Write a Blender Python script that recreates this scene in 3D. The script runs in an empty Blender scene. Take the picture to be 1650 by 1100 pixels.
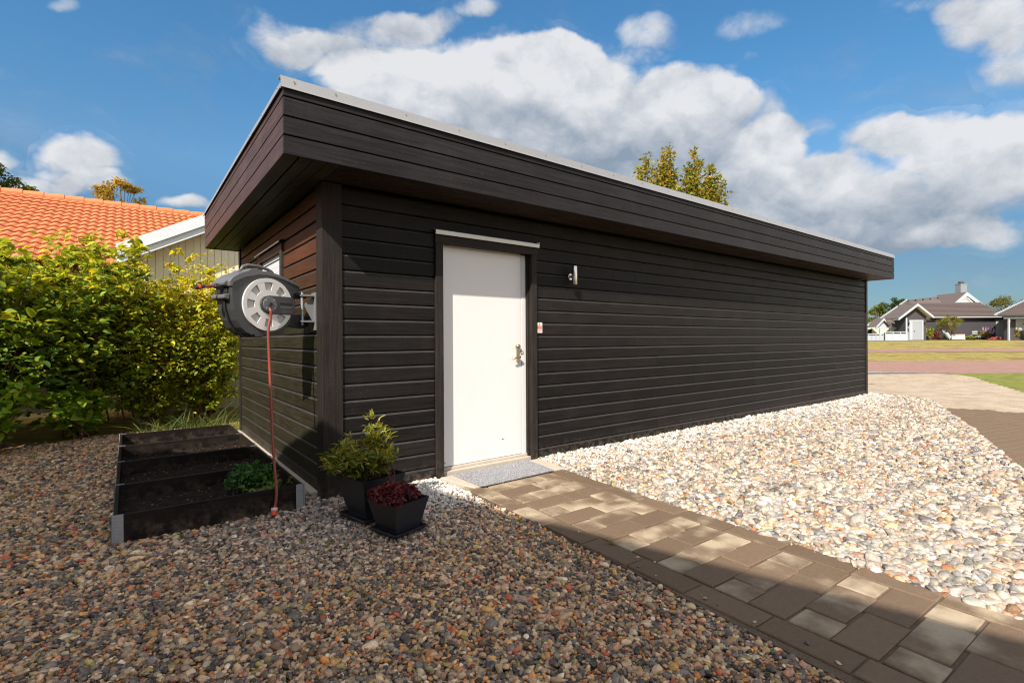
import bpy, math, random
import numpy as np
from mathutils import Vector, Matrix, Euler

# ------------------------------------------------------------------ scene, camera, light
scene = bpy.context.scene
col = scene.collection
R_ = math.radians
DENOISE = True
CAM = Vector((-1.25537, -4.15925, 1.30))
FWD = Vector((0.60639753, 0.79515973, -0.00174572))
RGT = Vector((0.79514412, -0.60639728, -0.00530717))
UPV = Vector((0.00527864, -0.00183016, 0.99998439))
FOC = 810.657 / 1650.0
cd = bpy.data.cameras.new('camera')
cam = bpy.data.objects.new('camera', cd)
col.objects.link(cam)
cam.matrix_world = Matrix(((RGT.x, UPV.x, -FWD.x, CAM.x), (RGT.y, UPV.y, -FWD.y, CAM.y), (RGT.z, UPV.z, -FWD.z, CAM.z), (0, 0, 0, 1)))
cd.sensor_width = 36.0
cd.lens = 36.0 * FOC
cd.shift_y = (548.52 - 550.0) / 1650.0
cd.clip_start = 0.05
cd.clip_end = 2000
scene.camera = cam
scene.cycles.filter_width = 1.15
scene.cycles.use_denoising = DENOISE
scene.render.resolution_x, scene.render.resolution_y = 1024, 682

SUN_DIR = Vector((1.63, 1.0, -1.5625)).normalized()       # the way the light travels
SUN_EL = math.asin(-SUN_DIR.z)
sd = bpy.data.lights.new('sun', 'SUN')
sd.energy = 3.45
sd.angle = R_(0.5)
sd.color = (1.0, 0.93, 0.83)
sun = bpy.data.objects.new('sun', sd)
sun.rotation_mode = 'QUATERNION'
sun.rotation_quaternion = SUN_DIR.to_track_quat('-Z', 'Y')
sun.location = (-10, -10, 12)
col.objects.link(sun)
vs = scene.view_settings
vs.view_transform = 'Standard'
vs.look = 'None'
vs.gamma = 1
vs.use_curve_mapping = False
vs.exposure = 1.25

# each cloud: centre direction, sideways and upward axes, angular half-sizes, weight, brightness
CLOUDS = [
    (0.326, 0.835, 0.444, 0.905, -0.411, 0.109, -0.273, -0.366, 0.889, 0.089, 0.042, 0.9, 1),
    (0.395, 0.81, 0.433, 0.88, -0.468, 0.074, -0.263, -0.352, 0.898, 0.131, 0.066, 1, 1),
    (0.483, 0.747, 0.456, 0.832, -0.555, 0.027, -0.273, -0.366, 0.889, 0.131, 0.066, 1, 1),
    (0.585, 0.665, 0.465, 0.761, -0.647, -0.033, -0.279, -0.373, 0.885, 0.139, 0.074, 1, 1),
    (0.688, 0.584, 0.431, 0.677, -0.731, -0.089, -0.263, -0.352, 0.898, 0.134, 0.066, 1, 0.95),
    (0.762, 0.498, 0.413, 0.593, -0.794, -0.136, -0.26, -0.349, 0.9, 0.093, 0.058, 1, 1),
    (0.591, 0.639, 0.493, 0.75, -0.66, -0.045, -0.296, -0.396, 0.869, 0.074, 0.035, 0.8, 1),
    (0.802, 0.448, 0.395, 0.541, -0.826, -0.16, -0.255, -0.342, 0.905, 0.047, 0.033, 0.7, 0.9),
    (0.501, 0.776, 0.383, 0.834, -0.551, 0.023, -0.229, -0.308, 0.923, 0.204, 0.056, 0.9, 0.45),
    (0.675, 0.647, 0.355, 0.706, -0.706, -0.056, -0.214, -0.289, 0.933, 0.255, 0.067, 1, 0.3),
    (0.793, 0.507, 0.338, 0.571, -0.812, -0.12, -0.214, -0.289, 0.933, 0.109, 0.05, 0.8, 0.35),
    (0.752, 0.596, 0.282, 0.636, -0.768, -0.074, -0.173, -0.235, 0.957, 0.179, 0.054, 0.9, 0.2),
    (0.857, 0.403, 0.321, 0.469, -0.868, -0.161, -0.214, -0.289, 0.933, 0.056, 0.046, 0.95, 0.85),
    (0.865, 0.423, 0.271, 0.469, -0.873, -0.135, -0.179, -0.243, 0.953, 0.109, 0.065, 0.95, 0.6),
    (0.914, 0.336, 0.227, 0.373, -0.916, -0.145, -0.159, -0.218, 0.963, 0.105, 0.068, 0.9, 0.55),
    (0.912, 0.267, 0.31, 0.342, -0.914, -0.217, -0.226, -0.304, 0.925, 0.056, 0.035, 0.85, 0.85),
    (0.934, 0.213, 0.289, 0.283, -0.931, -0.23, -0.22, -0.296, 0.929, 0.074, 0.043, 0.95, 0.95),
    (0.954, 0.143, 0.263, 0.21, -0.947, -0.245, -0.214, -0.289, 0.933, 0.065, 0.053, 1, 0.95),
    (0.96, 0.177, 0.217, 0.22, -0.956, -0.195, -0.173, -0.235, 0.957, 0.104, 0.056, 0.95, 0.55),
    (0.951, 0.255, 0.177, 0.28, -0.95, -0.139, -0.132, -0.182, 0.974, 0.106, 0.047, 0.9, 0.4),
    (0.9, 0.331, 0.284, 0.388, -0.905, -0.176, -0.198, -0.268, 0.943, 0.034, 0.028, 0.45, 0.5),
    (0.971, 0.186, 0.148, 0.206, -0.969, -0.137, -0.118, -0.164, 0.979, 0.073, 0.027, 0.9, 0.8),
    (0.889, 0.414, 0.198, 0.439, -0.892, -0.107, -0.132, -0.182, 0.974, 0.124, 0.052, 0.85, 0.35),
    (0.94, 0.31, 0.145, 0.326, -0.94, -0.104, -0.104, -0.145, 0.984, 0.101, 0.03, 0.6, 0.3),
    (0.819, 0.524, 0.232, 0.554, -0.828, -0.087, -0.146, -0.2, 0.969, 0.092, 0.043, 0.7, 0.25),
    (0.197, 0.856, 0.477, 0.931, -0.316, 0.181, -0.306, -0.409, 0.86, 0.071, 0.034, 0.62, 0.75),
    (0.256, 0.844, 0.472, 0.92, -0.362, 0.149, -0.296, -0.396, 0.869, 0.084, 0.031, 0.55, 0.65),
    (0.331, 0.793, 0.511, 0.89, -0.442, 0.11, -0.313, -0.418, 0.853, 0.112, 0.041, 0.66, 0.75),
    (0.389, 0.752, 0.532, 0.863, -0.5, 0.075, -0.322, -0.43, 0.843, 0.082, 0.026, 0.5, 0.7),
    (0.687, 0.524, 0.504, 0.657, -0.744, -0.122, -0.311, -0.415, 0.855, 0.064, 0.036, 0.6, 0.75),
    (0.775, 0.402, 0.487, 0.547, -0.813, -0.2, -0.315, -0.421, 0.85, 0.07, 0.03, 0.45, 0.8),
    (0.797, 0.409, 0.445, 0.53, -0.826, -0.191, -0.29, -0.388, 0.875, 0.045, 0.012, 0.4, 0.8),
    (0.47, 0.688, 0.553, 0.818, -0.575, 0.02, -0.332, -0.443, 0.833, 0.051, 0.02, 0.62, 0.8),
    (0.835, 0.408, 0.369, 0.493, -0.852, -0.174, -0.243, -0.327, 0.913, 0.046, 0.042, 0.5, 0.6),
    (0.872, 0.347, 0.347, 0.429, -0.882, -0.196, -0.238, -0.32, 0.917, 0.051, 0.018, 0.35, 0.6),
    (0.898, 0.146, 0.414, 0.301, -0.892, -0.337, -0.32, -0.427, 0.846, 0.072, 0.038, 0.8, 0.8),
    (0.927, 0.127, 0.354, 0.246, -0.916, -0.316, -0.284, -0.38, 0.88, 0.05, 0.039, 0.7, 0.75),
    (0.87, 0.198, 0.452, 0.365, -0.875, -0.319, -0.332, -0.443, 0.833, 0.053, 0.018, 0.55, 0.8),
    (-0.057, 0.961, 0.271, 0.977, -0.002, 0.212, -0.205, -0.276, 0.939, 0.052, 0.034, 1, 0.95),
    (-0.101, 0.97, 0.222, 0.98, 0.058, 0.193, -0.174, -0.237, 0.956, 0.051, 0.022, 0.7, 0.75),
    (-0.033, 0.972, 0.233, 0.984, -0.008, 0.176, -0.173, -0.235, 0.957, 0.049, 0.022, 0.75, 0.7),
    (-0.136, 0.959, 0.248, 0.97, 0.078, 0.23, -0.201, -0.272, 0.941, 0.02, 0.019, 0.65, 0.8),
    (0.076, 0.972, 0.222, 0.985, -0.107, 0.133, -0.153, -0.209, 0.966, 0.053, 0.016, 0.75, 0.85),
    (-0.067, 0.89, 0.45, 0.94, -0.095, 0.328, -0.334, -0.445, 0.831, 0.023, 0.012, 0.5, 0.8),
]



class NT:
    """small node-tree helper"""
    def __init__(s, tree):
        s.t = tree
        s.n = tree.nodes
        s.l = tree.links

    def node(s, typ, **kw):
        n = s.n.new(typ)
        for k, v in kw.items():
            setattr(n, k, v)
        return n

    def put(s, sock, v):
        if isinstance(v, bpy.types.NodeSocket):
            s.l.new(v, sock)
        elif v is not None:
            sock.default_value = v

    def m(s, op, a, b=None, c=None, clamp=False):
        n = s.node('ShaderNodeMath', operation=op, use_clamp=clamp)
        s.put(n.inputs[0], a)
        s.put(n.inputs[1], b)
        if c is not None:
            s.put(n.inputs[2], c)
        return n.outputs[0]

    def vm(s, op, a, b=None, scale=None):
        n = s.node('ShaderNodeVectorMath', operation=op)
        s.put(n.inputs[0], a)
        if b is not None:
            s.put(n.inputs[1], b)
        if scale is not None:
            s.put(n.inputs['Scale'], scale)
        return n.outputs['Value'] if op in ('DOT_PRODUCT', 'LENGTH') else n.outputs['Vector']

    def noise(s, vec, scale, detail=4, rough=0.55, dist=0.0, out='Fac'):
        n = s.node('ShaderNodeTexNoise')
        s.put(n.inputs['Vector'], vec)
        n.inputs['Scale'].default_value = scale
        n.inputs['Detail'].default_value = detail
        n.inputs['Roughness'].default_value = rough
        n.inputs['Distortion'].default_value = dist
        return n.outputs[out]

    def vor(s, vec, scale, feature='F1', out='Distance', rnd=1.0):
        n = s.node('ShaderNodeTexVoronoi', feature=feature)
        s.put(n.inputs['Vector'], vec)
        n.inputs['Scale'].default_value = scale
        n.inputs['Randomness'].default_value = rnd
        return n.outputs[out]

    def mix(s, fac, a, b, mode='MIX'):
        n = s.node('ShaderNodeMix', data_type='RGBA', blend_type=mode)
        s.put(n.inputs[0], fac)
        s.put(n.inputs[6], a if not isinstance(a, tuple) else (*a[:3], 1))
        s.put(n.inputs[7], b if not isinstance(b, tuple) else (*b[:3], 1))
        return n.outputs[2]

    def ramp(s, fac, lo, hi, a=0.0, b=1.0, smooth=True):
        n = s.node('ShaderNodeMapRange', interpolation_type='SMOOTHSTEP' if smooth else 'LINEAR')
        s.put(n.inputs[0], fac)
        n.inputs[1].default_value = lo
        n.inputs[2].default_value = hi
        n.inputs[3].default_value = a
        n.inputs[4].default_value = b
        return n.outputs[0]

    def vec(s, v, sx, sy, sz):
        n = s.node('ShaderNodeMapping')
        s.put(n.inputs['Vector'], v)
        n.inputs['Scale'].default_value = (sx, sy, sz)
        return n.outputs[0]

    def pos(s):
        return s.node('ShaderNodeNewGeometry').outputs['Position']

    def bump(s, h, strength=0.3, dist=0.01, normal=None):
        n = s.node('ShaderNodeBump')
        n.inputs['Strength'].default_value = strength
        n.inputs['Distance'].default_value = dist
        s.put(n.inputs['Height'], h)
        if normal is not None:
            s.put(n.inputs['Normal'], normal)
        return n.outputs[0]


# sky: Nishita with a layer of cumulus placed by direction
world = bpy.data.worlds.new('World')
scene.world = world
world.use_nodes = True
w = NT(world.node_tree)
w.n.clear()
sky = w.node('ShaderNodeTexSky', sky_type='NISHITA')
sky.sun_disc = False
sky.sun_elevation = SUN_EL
sky.sun_rotation = math.atan2(-SUN_DIR.x, -SUN_DIR.y)
sky.altitude = 50
sky.air_density = 1.0
sky.dust_density = 0.3
sky.ozone_density = 2.5
SKY_STRENGTH = 0.15
dirn = w.vm('NORMALIZE', w.node('ShaderNodeTexCoord').outputs['Generated'])
n1 = w.vm('SUBTRACT', w.noise(dirn, 7.0, 5, 0.55, out='Color'), (0.5, 0.5, 0.5))
warp = w.vm('ADD', dirn, w.vm('SCALE', n1, scale=0.075))


def billow(v):
    """rounded cauliflower lumps with finer wisps on top, 0..1 around 0.5"""
    q = w.vm('ADD', v, w.vm('SCALE', w.vm('SUBTRACT', w.noise(v, 9.0, 3, 0.6, out='Color'), (0.5, 0.5, 0.5)), scale=0.07))
    vn = w.node('ShaderNodeTexVoronoi', feature='F1', voronoi_dimensions='3D')
    w.put(vn.inputs['Vector'], q)
    vn.inputs['Scale'].default_value = 8.5
    vn.inputs['Detail'].default_value = 1.6
    vn.inputs['Roughness'].default_value = 0.55
    vn.normalize = True
    lump = w.m('SUBTRACT', 0.95, w.m('MULTIPLY', vn.outputs['Distance'], 1.35))
    f = w.noise(q, 6.0, 12, 0.68)
    return w.m('ADD', w.m('MULTIPLY', lump, 0.45), w.m('MULTIPLY', f, 0.55))


flat = w.vec(dirn, 1, 1, 1.35)
fb = billow(flat)
fb2 = billow(w.vm('ADD', flat, (0.014, 0.010, -0.034)))
tot = None
lum = None
for (cx, cy, cz, ax, ay, az, ux, uy, uz, sx, sy, wt, br) in CLOUDS:
    x = w.vm('DOT_PRODUCT', warp, (ax / sx, ay / sx, az / sx))
    y = w.vm('DOT_PRODUCT', warp, (ux / sy, uy / sy, uz / sy))
    # both offsets vanish at the cloud's own centre because a and u are perpendicular to c
    r2 = w.m('MULTIPLY_ADD', y, y, w.m('MULTIPLY', x, x))
    front = w.m('GREATER_THAN', w.vm('DOT_PRODUCT', dirn, (cx, cy, cz)), 0.3)
    g = w.m('MULTIPLY', w.m('SUBTRACT', 1.0, w.m('MULTIPLY', r2, 0.80), clamp=True), w.m('MULTIPLY', front, wt))
    l = w.m('MULTIPLY', g, w.m('MULTIPLY_ADD', y, 0.30, w.m('ADD', br, -0.08)))
    tot = g if tot is None else w.m('ADD', tot, g)
    lum = l if lum is None else w.m('ADD', lum, l)
dens = w.m('MINIMUM', tot, 1.0)
lum = w.m('DIVIDE', lum, w.m('MAXIMUM', tot, 0.05))
# outside the view: denser clouds, made brighter and warmer to add fill light
away = w.ramp(w.vm('DOT_PRODUCT', dirn, (FWD.x, FWD.y, 0.25)), 0.62, 0.45)
gen = w.m('MULTIPLY', w.ramp(w.noise(w.vec(dirn, 1, 1, 2.0), 2.2, 4, 0.5), 0.36, 0.55), away)
dens = w.m('MAXIMUM', dens, gen)
lum = w.m('ADD', lum, w.m('MULTIPLY', away, 0.5), clamp=True)
fbn = w.m('SUBTRACT', fb, 0.5)
d2 = w.m('ADD', w.m('MULTIPLY', dens, 1.15), w.m('MULTIPLY', fbn, 1.9))
alpha = w.ramp(d2, 0.30, 0.92)
thin = w.ramp(w.noise(w.vec(w.vm('ADD', dirn, w.vm('SCALE', n1, scale=0.10)), 1, 1, 2.6), 3.6, 10, 0.66), 0.50, 0.78, 0.0, 0.42)
alpha = w.m('MAXIMUM', alpha, thin)
emb = w.m('MULTIPLY', w.m('SUBTRACT', fb, fb2), 2.2)
shade = w.m('ADD', w.m('ADD', lum, emb), w.m('MULTIPLY', fbn, 0.7), clamp=True)
ccol = w.mix(shade, (0.80, 0.97, 1.20), (2.34, 2.34, 2.38))
ccol = w.mix(away, ccol, w.mix(shade, (3.0, 2.9, 2.85), (5.1, 4.85, 4.7)))
zc = w.node('ShaderNodeSeparateXYZ')
w.l.new(dirn, zc.inputs[0])
cr = w.node('ShaderNodeValToRGB')
w.l.new(zc.outputs[2], cr.inputs[0])
cr.color_ramp.elements[0].position = 0.0
cr.color_ramp.elements[0].color = (0.105, 0.136, 0.165, 1)
cr.color_ramp.elements[1].position = 0.60
cr.color_ramp.elements[1].color = (0.22, 0.43, 0.495, 1)
for ps, cc in ((0.14, (0.124, 0.175, 0.205)), (0.30, (0.27, 0.385, 0.412)), (0.42, (0.232, 0.412, 0.462))):
    cr.color_ramp.elements.new(ps).color = (*cc, 1)
tint = cr.outputs[0]
skyc = w.mix(1.0, sky.outputs[0], tint, 'MULTIPLY')
mixed = w.mix(w.m('MULTIPLY', alpha, 0.93), skyc, ccol)
bg = w.node('ShaderNodeBackground')
bg.inputs['Strength'].default_value = SKY_STRENGTH
w.l.new(mixed, bg.inputs['Color'])
wo = w.node('ShaderNodeOutputWorld')
w.l.new(bg.outputs[0], wo.inputs['Surface'])

# ------------------------------------------------------------------ materials


def new_mat(name):
    mt = bpy.data.materials.new(name)
    mt.use_nodes = True
    k = NT(mt.node_tree)
    p = k.n['Principled BSDF']
    return mt, k, p


def simple(name, c, rough=0.5, metal=0.0, spec=0.5, vary=0.08, scale=40.0, bump=0.1, bdist=0.002):
    mt, k, p = new_mat(name)
    n = k.noise(k.pos(), scale, 5, 0.6)
    c1 = tuple(x * (1 - vary) for x in c)
    c2 = tuple(min(1, x * (1 + vary)) for x in c)
    k.l.new(k.mix(n, c1, c2), p.inputs['Base Color'])
    p.inputs['Roughness'].default_value = rough
    p.inputs['Metallic'].default_value = metal
    p.inputs['Specular IOR Level'].default_value = spec
    if bump:
        k.l.new(k.bump(n, bump, bdist), p.inputs['Normal'])
    return mt


def wood_black(name, axis):
    """black stained timber: grain along one axis, specks of dust and lichen, weathering; per-board tint from object colour"""
    mt, k, p = new_mat(name)
    P = k.pos()
    sc = [55, 55, 55]
    sc[axis] = 2.2
    oi = k.node('ShaderNodeObjectInfo')
    offs = k.vm('SCALE', k.vm('ADD', (3.1, 7.7, 5.3), (0, 0, 0)), scale=oi.outputs['Random'])
    Q = k.vm('ADD', P, k.vm('SCALE', (31.0, 17.0, 23.0), scale=oi.outputs['Random']))
    gr = k.noise(k.vec(Q, *sc), 1.0, 6, 0.62, 0.4)
    blot = k.noise(P, 2.3, 5, 0.6)
    c = k.mix(k.ramp(gr, 0.3, 0.75), k.vm('SCALE', oi.outputs['Color'], scale=0.62), k.vm('SCALE', oi.outputs['Color'], scale=1.35))
    c = k.mix(k.ramp(blot, 0.45, 0.75, 0, 0.35), c, k.vm('ADD', k.vm('SCALE', oi.outputs['Color'], scale=1.7), (0.0035, 0.0032, 0.003)))
    spv = k.vor(P, 95.0)
    spm = k.m('MULTIPLY', k.ramp(spv, 0.17, 0.10), k.ramp(k.noise(P, 9.0, 4, 0.7), 0.50, 0.70))
    spv2 = k.vor(P, 38.0)
    spm2 = k.m('MULTIPLY', k.ramp(spv2, 0.10, 0.05), k.ramp(k.noise(P, 3.0, 4, 0.7), 0.45, 0.65))
    sp = k.m('MAXIMUM', spm, spm2)
    c = k.mix(k.m('MULTIPLY', sp, 0.7), c, (0.22, 0.21, 0.19))
    zz = k.node('ShaderNodeSeparateXYZ')
    k.l.new(P, zz.inputs[0])
    foot = k.m('MULTIPLY', k.ramp(zz.outputs[2], 0.22, 0.0), k.ramp(k.noise(P, 14, 4, 0.7), 0.4, 0.7))
    c = k.mix(k.m('MULTIPLY', foot, 0.5), c, (0.16, 0.12, 0.085))
    k.l.new(c, p.inputs['Base Color'])
    k.l.new(k.ramp(gr, 0.2, 0.8, 0.42, 0.62), p.inputs['Roughness'])
    p.inputs['Specular IOR Level'].default_value = 0.10
    h = k.m('ADD', k.m('MULTIPLY', gr, 1.0), k.m('MULTIPLY', sp, 0.5))
    k.l.new(k.bump(h, 0.35, 0.0025), p.inputs['Normal'])
    return mt


M = {}
M['wood_x'] = wood_black('black_timber_along', 0)
M['wood_y'] = wood_black('black_timber_across', 1)
M['wood_z'] = wood_black('black_timber_upright', 2)
M['white_paint'] = simple('white_door_paint', (0.655, 0.64, 0.63), 0.33, vary=0.03, scale=5, bump=0.03)
M['white_trim'] = simple('white_painted_trim', (0.58, 0.60, 0.63), 0.5, vary=0.04, scale=8)
M['cream'] = simple('cream_painted_boards', (0.70, 0.62, 0.44), 0.6, vary=0.05, scale=4)
M['steel'] = simple('galvanised_steel', (0.36, 0.38, 0.41), 0.45, 0.7, vary=0.18, scale=60)
M['flash'] = simple('grey_coated_flashing', (0.27, 0.27, 0.275), 0.4, 0.25, vary=0.05, scale=20)
M['cap'] = simple('pale_drip_cap_metal', (0.72, 0.71, 0.70), 0.45, 0.0, vary=0.05)
M['chrome'] = simple('brushed_stainless', (0.62, 0.6, 0.57), 0.24, 1.0, vary=0.05, scale=150)
M['brass'] = simple('worn_brass_nickel', (0.42, 0.36, 0.25), 0.28, 1.0, vary=0.2, scale=80)
M['plastic_dark'] = simple('dark_grey_plastic', (0.035, 0.036, 0.038), 0.45, vary=0.2, scale=30)
M['plastic_mid'] = simple('mid_grey_plastic', (0.10, 0.10, 0.102), 0.45, vary=0.12, scale=30)
M['plastic_light'] = simple('pale_grey_plastic', (0.60, 0.58, 0.56), 0.42, vary=0.05, scale=20)
M['plastic_floor'] = simple('grey_recess_plastic', (0.40, 0.39, 0.38), 0.5, vary=0.08, scale=30)
M['hole'] = simple('dark_recess', (0.008, 0.008, 0.008), 0.8, vary=0.1)
M['hose'] = simple('rust_red_rubber_hose', (0.20, 0.040, 0.022), 0.45, vary=0.15, scale=30)
M['orange'] = simple('orange_plastic', (0.62, 0.08, 0.025), 0.4, vary=0.05)
M['pot'] = simple('dark_slate_plastic_pot', (0.013, 0.015, 0.019), 0.38, vary=0.35, scale=18, bump=0.15)
M['concrete'] = simple('pale_concrete', (0.44, 0.38, 0.31), 0.8, vary=0.16, scale=12, bump=0.2)
M['ceramic_dark'] = simple('dark_roof_sheet', (0.03, 0.03, 0.032), 0.7)
M['glass'] = simple('dark_window_glass', (0.02, 0.025, 0.03), 0.06, vary=0.02, bump=0)
M['bark'] = simple('grey_brown_bark', (0.10, 0.065, 0.045), 0.85, vary=0.4, scale=25, bump=0.5, bdist=0.01)
M['twig'] = simple('reddish_brown_twigs', (0.13, 0.055, 0.035), 0.75, vary=0.35, scale=40, bump=0.3)
M['rubber'] = simple('black_rubber', (0.02, 0.02, 0.02), 0.7)
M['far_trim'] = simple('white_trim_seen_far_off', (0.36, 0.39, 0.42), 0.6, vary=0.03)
M['bounce_cream'] = simple('bounce_cream_wall', (0.62, 0.52, 0.41), 0.9)  # pale cream picked to bounce warm light into the shaded garden
M['edge_highlight'] = simple('worn_board_edge', (0.033, 0.030, 0.028), 0.5, spec=0.25, vary=0.5, scale=9)  # lighter tone painted on chamfers in place of the sun's highlight


def leaf_mat(name, translucency=0.42, rough=0.42):
    """leaf colour comes with each leaf (attribute 'leafcol')"""
    mt, k, p = new_mat(name)
    a = k.node('ShaderNodeAttribute', attribute_name='leafcol')
    n = k.noise(k.pos(), 60, 3)
    c = k.mix(k.ramp(n, 0.3, 0.7, 0, 0.35), a.outputs['Color'], k.vm('SCALE', a.outputs['Color'], scale=0.6))
    k.l.new(c, p.inputs['Base Color'])
    p.inputs['Roughness'].default_value = rough
    p.inputs['Specular IOR Level'].default_value = 0.35
    tr = k.node('ShaderNodeBsdfTranslucent')
    k.l.new(k.mix(1.0, c, (1.9, 1.6, 0.5), 'MULTIPLY'), tr.inputs['Color'])
    ms = k.node('ShaderNodeMixShader')
    ms.inputs[0].default_value = translucency
    k.l.new(p.outputs[0], ms.inputs[1])
    k.l.new(tr.outputs[0], ms.inputs[2])
    k.l.new(ms.outputs[0], k.n['Material Output'].inputs['Surface'])
    return mt


M['leaf'] = leaf_mat('green_leaves', 0.40, 0.62)


def pebble_mat(name, inst):
    mt, k, p = new_mat(name)
    oi = k.node('ShaderNodeObjectInfo')
    if inst:
        a = k.node('ShaderNodeAttribute', attribute_name='pc', attribute_type='INSTANCER')
        base = a.outputs['Color']
    else:
        base = oi.outputs['Color']
    tc = k.node('ShaderNodeTexCoord').outputs['Object']
    q = k.vm('ADD', tc, k.vm('SCALE', (13.0, 7.0, 29.0), scale=oi.outputs['Random']))
    n = k.noise(q, 1.6, 5, 0.65, 0.6)
    vein = k.ramp(k.m('ABSOLUTE', k.m('SUBTRACT', k.noise(q, 0.9, 3, 0.6, 1.2), 0.5)), 0.0, 0.03, 1, 0)
    c = k.mix(k.ramp(n, 0.35, 0.7), k.vm('SCALE', base, scale=0.68), k.vm('SCALE', base, scale=1.18))
    c = k.mix(k.m('MULTIPLY', vein, 0.22), c, (0.6, 0.55, 0.48))
    k.l.new(c, p.inputs['Base Color'])
    k.l.new(k.ramp(n, 0.3, 0.7, 0.38, 0.62), p.inputs['Roughness'])
    p.inputs['Specular IOR Level'].default_value = 0.42
    k.l.new(k.bump(k.noise(q, 6.0, 4, 0.6), 0.25, 0.05), p.inputs['Normal'])
    return mt


M['pebble_i'] = pebble_mat('pebble_stone_scattered', True)
M['pebble'] = pebble_mat('pebble_stone', False)


def paver_mat():
    """concrete block, dry and pale or damp and brown; object colour: r = dampness bias, g = brightness"""
    mt, k, p = new_mat('concrete_block')
    P = k.pos()
    oi = k.node('ShaderNodeObjectInfo')
    sc = k.node('ShaderNodeSeparateColor')
    k.l.new(oi.outputs['Color'], sc.inputs[0])
    st = k.noise(k.vm('ADD', P, k.vm('SCALE', (5.0, 9.0, 0.0), scale=oi.outputs['Random'])), 4.0, 4, 0.5)
    f = k.ramp(k.m('ADD', k.m('MULTIPLY_ADD', st, 0.55, 0.225), sc.outputs[0]), 0.40, 0.58)
    fine = k.noise(P, 420, 3, 0.7)
    med = k.noise(P, 60, 4, 0.65)
    dry = k.mix(med, (0.39, 0.305, 0.205), (0.52, 0.42, 0.295))
    wet = k.mix(med, (0.130, 0.086, 0.053), (0.215, 0.148, 0.096))
    c = k.mix(f, dry, wet)
    c = k.mix(k.ramp(fine, 0.35, 0.75), k.vm('SCALE', c, scale=0.78), k.vm('SCALE', c, scale=1.18))
    spk = k.m('MULTIPLY', k.ramp(k.vor(P, 75.0), 0.13, 0.07), k.ramp(k.noise(P, 16, 3), 0.5, 0.7))
    c = k.mix(k.m('MULTIPLY', spk, 0.45), c, (0.6, 0.55, 0.48))
    c = k.mix(sc.outputs[1], k.vm('SCALE', c, scale=0.7), k.vm('SCALE', c, scale=1.2))
    # dark joint sand creeping onto the edges, by position inside the block
    k.l.new(c, p.inputs['Base Color'])
    p.inputs['Roughness'].default_value = 0.86
    p.inputs['Specular IOR Level'].default_value = 0.25
    k.l.new(k.bump(k.m('ADD', fine, k.m('MULTIPLY', med, 1.4)), 0.45, 0.002), p.inputs['Normal'])
    return mt


M['paver'] = paver_mat()


def soil_mat(name, a, b, scale, bump, dist=0.01, rough=0.95):
    mt, k, p = new_mat(name)
    P = k.pos()
    n = k.noise(P, scale, 8, 0.68)
    n2 = k.noise(P, scale * 0.12, 4, 0.6)
    c = k.mix(k.ramp(n, 0.3, 0.7), a, b)
    c = k.mix(k.ramp(n2, 0.4, 0.7, 0, 0.5), c, k.vm('SCALE', c, scale=0.65))
    k.l.new(c, p.inputs['Base Color'])
    p.inputs['Roughness'].default_value = rough
    p.inputs['Specular IOR Level'].default_value = 0.2
    k.l.new(k.bump(n, bump, dist), p.inputs['Normal'])
    return mt


M['soil'] = soil_mat('dark_potting_soil', (0.007, 0.005, 0.004), (0.026, 0.018, 0.012), 45, 0.9, 0.02)
M['sand'] = soil_mat('joint_sand', (0.09, 0.065, 0.045), (0.17, 0.125, 0.085), 120, 0.6, 0.004)
M['earth'] = soil_mat('brown_ground_under_gravel', (0.02, 0.015, 0.011), (0.06, 0.045, 0.032), 40, 0.6)
M['asphalt'] = soil_mat('reddish_asphalt', (0.22, 0.125, 0.10), (0.35, 0.21, 0.165), 25, 0.4, 0.006)
M['grey_asphalt'] = soil_mat('grey_asphalt', (0.13, 0.12, 0.115), (0.2, 0.185, 0.175), 20, 0.3)


def grass_mat(name, a, b, c3, patch):
    mt, k, p = new_mat(name)
    P = k.pos()
    n = k.noise(P, 3.2, 10, 0.78)
    big = k.noise(k.vec(P, 1, 1, 1), 0.55, 6, 0.65)
    c = k.mix(k.ramp(n, 0.3, 0.7), a, b)
    c = k.mix(k.ramp(big, patch, patch + 0.10), c, c3)
    k.l.new(c, p.inputs['Base Color'])
    p.inputs['Roughness'].default_value = 0.9
    p.inputs['Specular IOR Level'].default_value = 0.1
    k.l.new(k.bump(k.noise(P, 30, 6, 0.8), 0.8, 0.05), p.inputs['Normal'])
    return mt


M['lawn_dry'] = grass_mat('dry_yellow_green_lawn', (0.15, 0.135, 0.035), (0.42, 0.33, 0.10), (0.20, 0.125, 0.07), 0.52)
M['lawn'] = grass_mat('green_lawn', (0.12, 0.145, 0.03), (0.27, 0.27, 0.07), (0.24, 0.21, 0.07), 0.6)


def water_mat():
    mt, k, p = new_mat('shallow_puddle')
    p.inputs['Base Color'].default_value = (0.10, 0.075, 0.06, 1)
    p.inputs['Roughness'].default_value = 0.10
    p.inputs['Specular IOR Level'].default_value = 0.3
    return mt


M['water'] = water_mat()


def tile_mat(name, a, b):
    mt, k, p = new_mat(name)
    P = k.pos()
    oi = k.node('ShaderNodeObjectInfo')
    n = k.noise(P, 14, 6, 0.65)
    c = k.mix(n, a, b)
    c = k.mix(k.ramp(oi.outputs['Random'], 0, 1, 0, 0.3, False), c, k.vm('SCALE', c, scale=0.72))
    k.l.new(c, p.inputs['Base Color'])
    p.inputs['Roughness'].default_value = 0.65
    k.l.new(k.bump(n, 0.2, 0.004), p.inputs['Normal'])
    return mt


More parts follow.
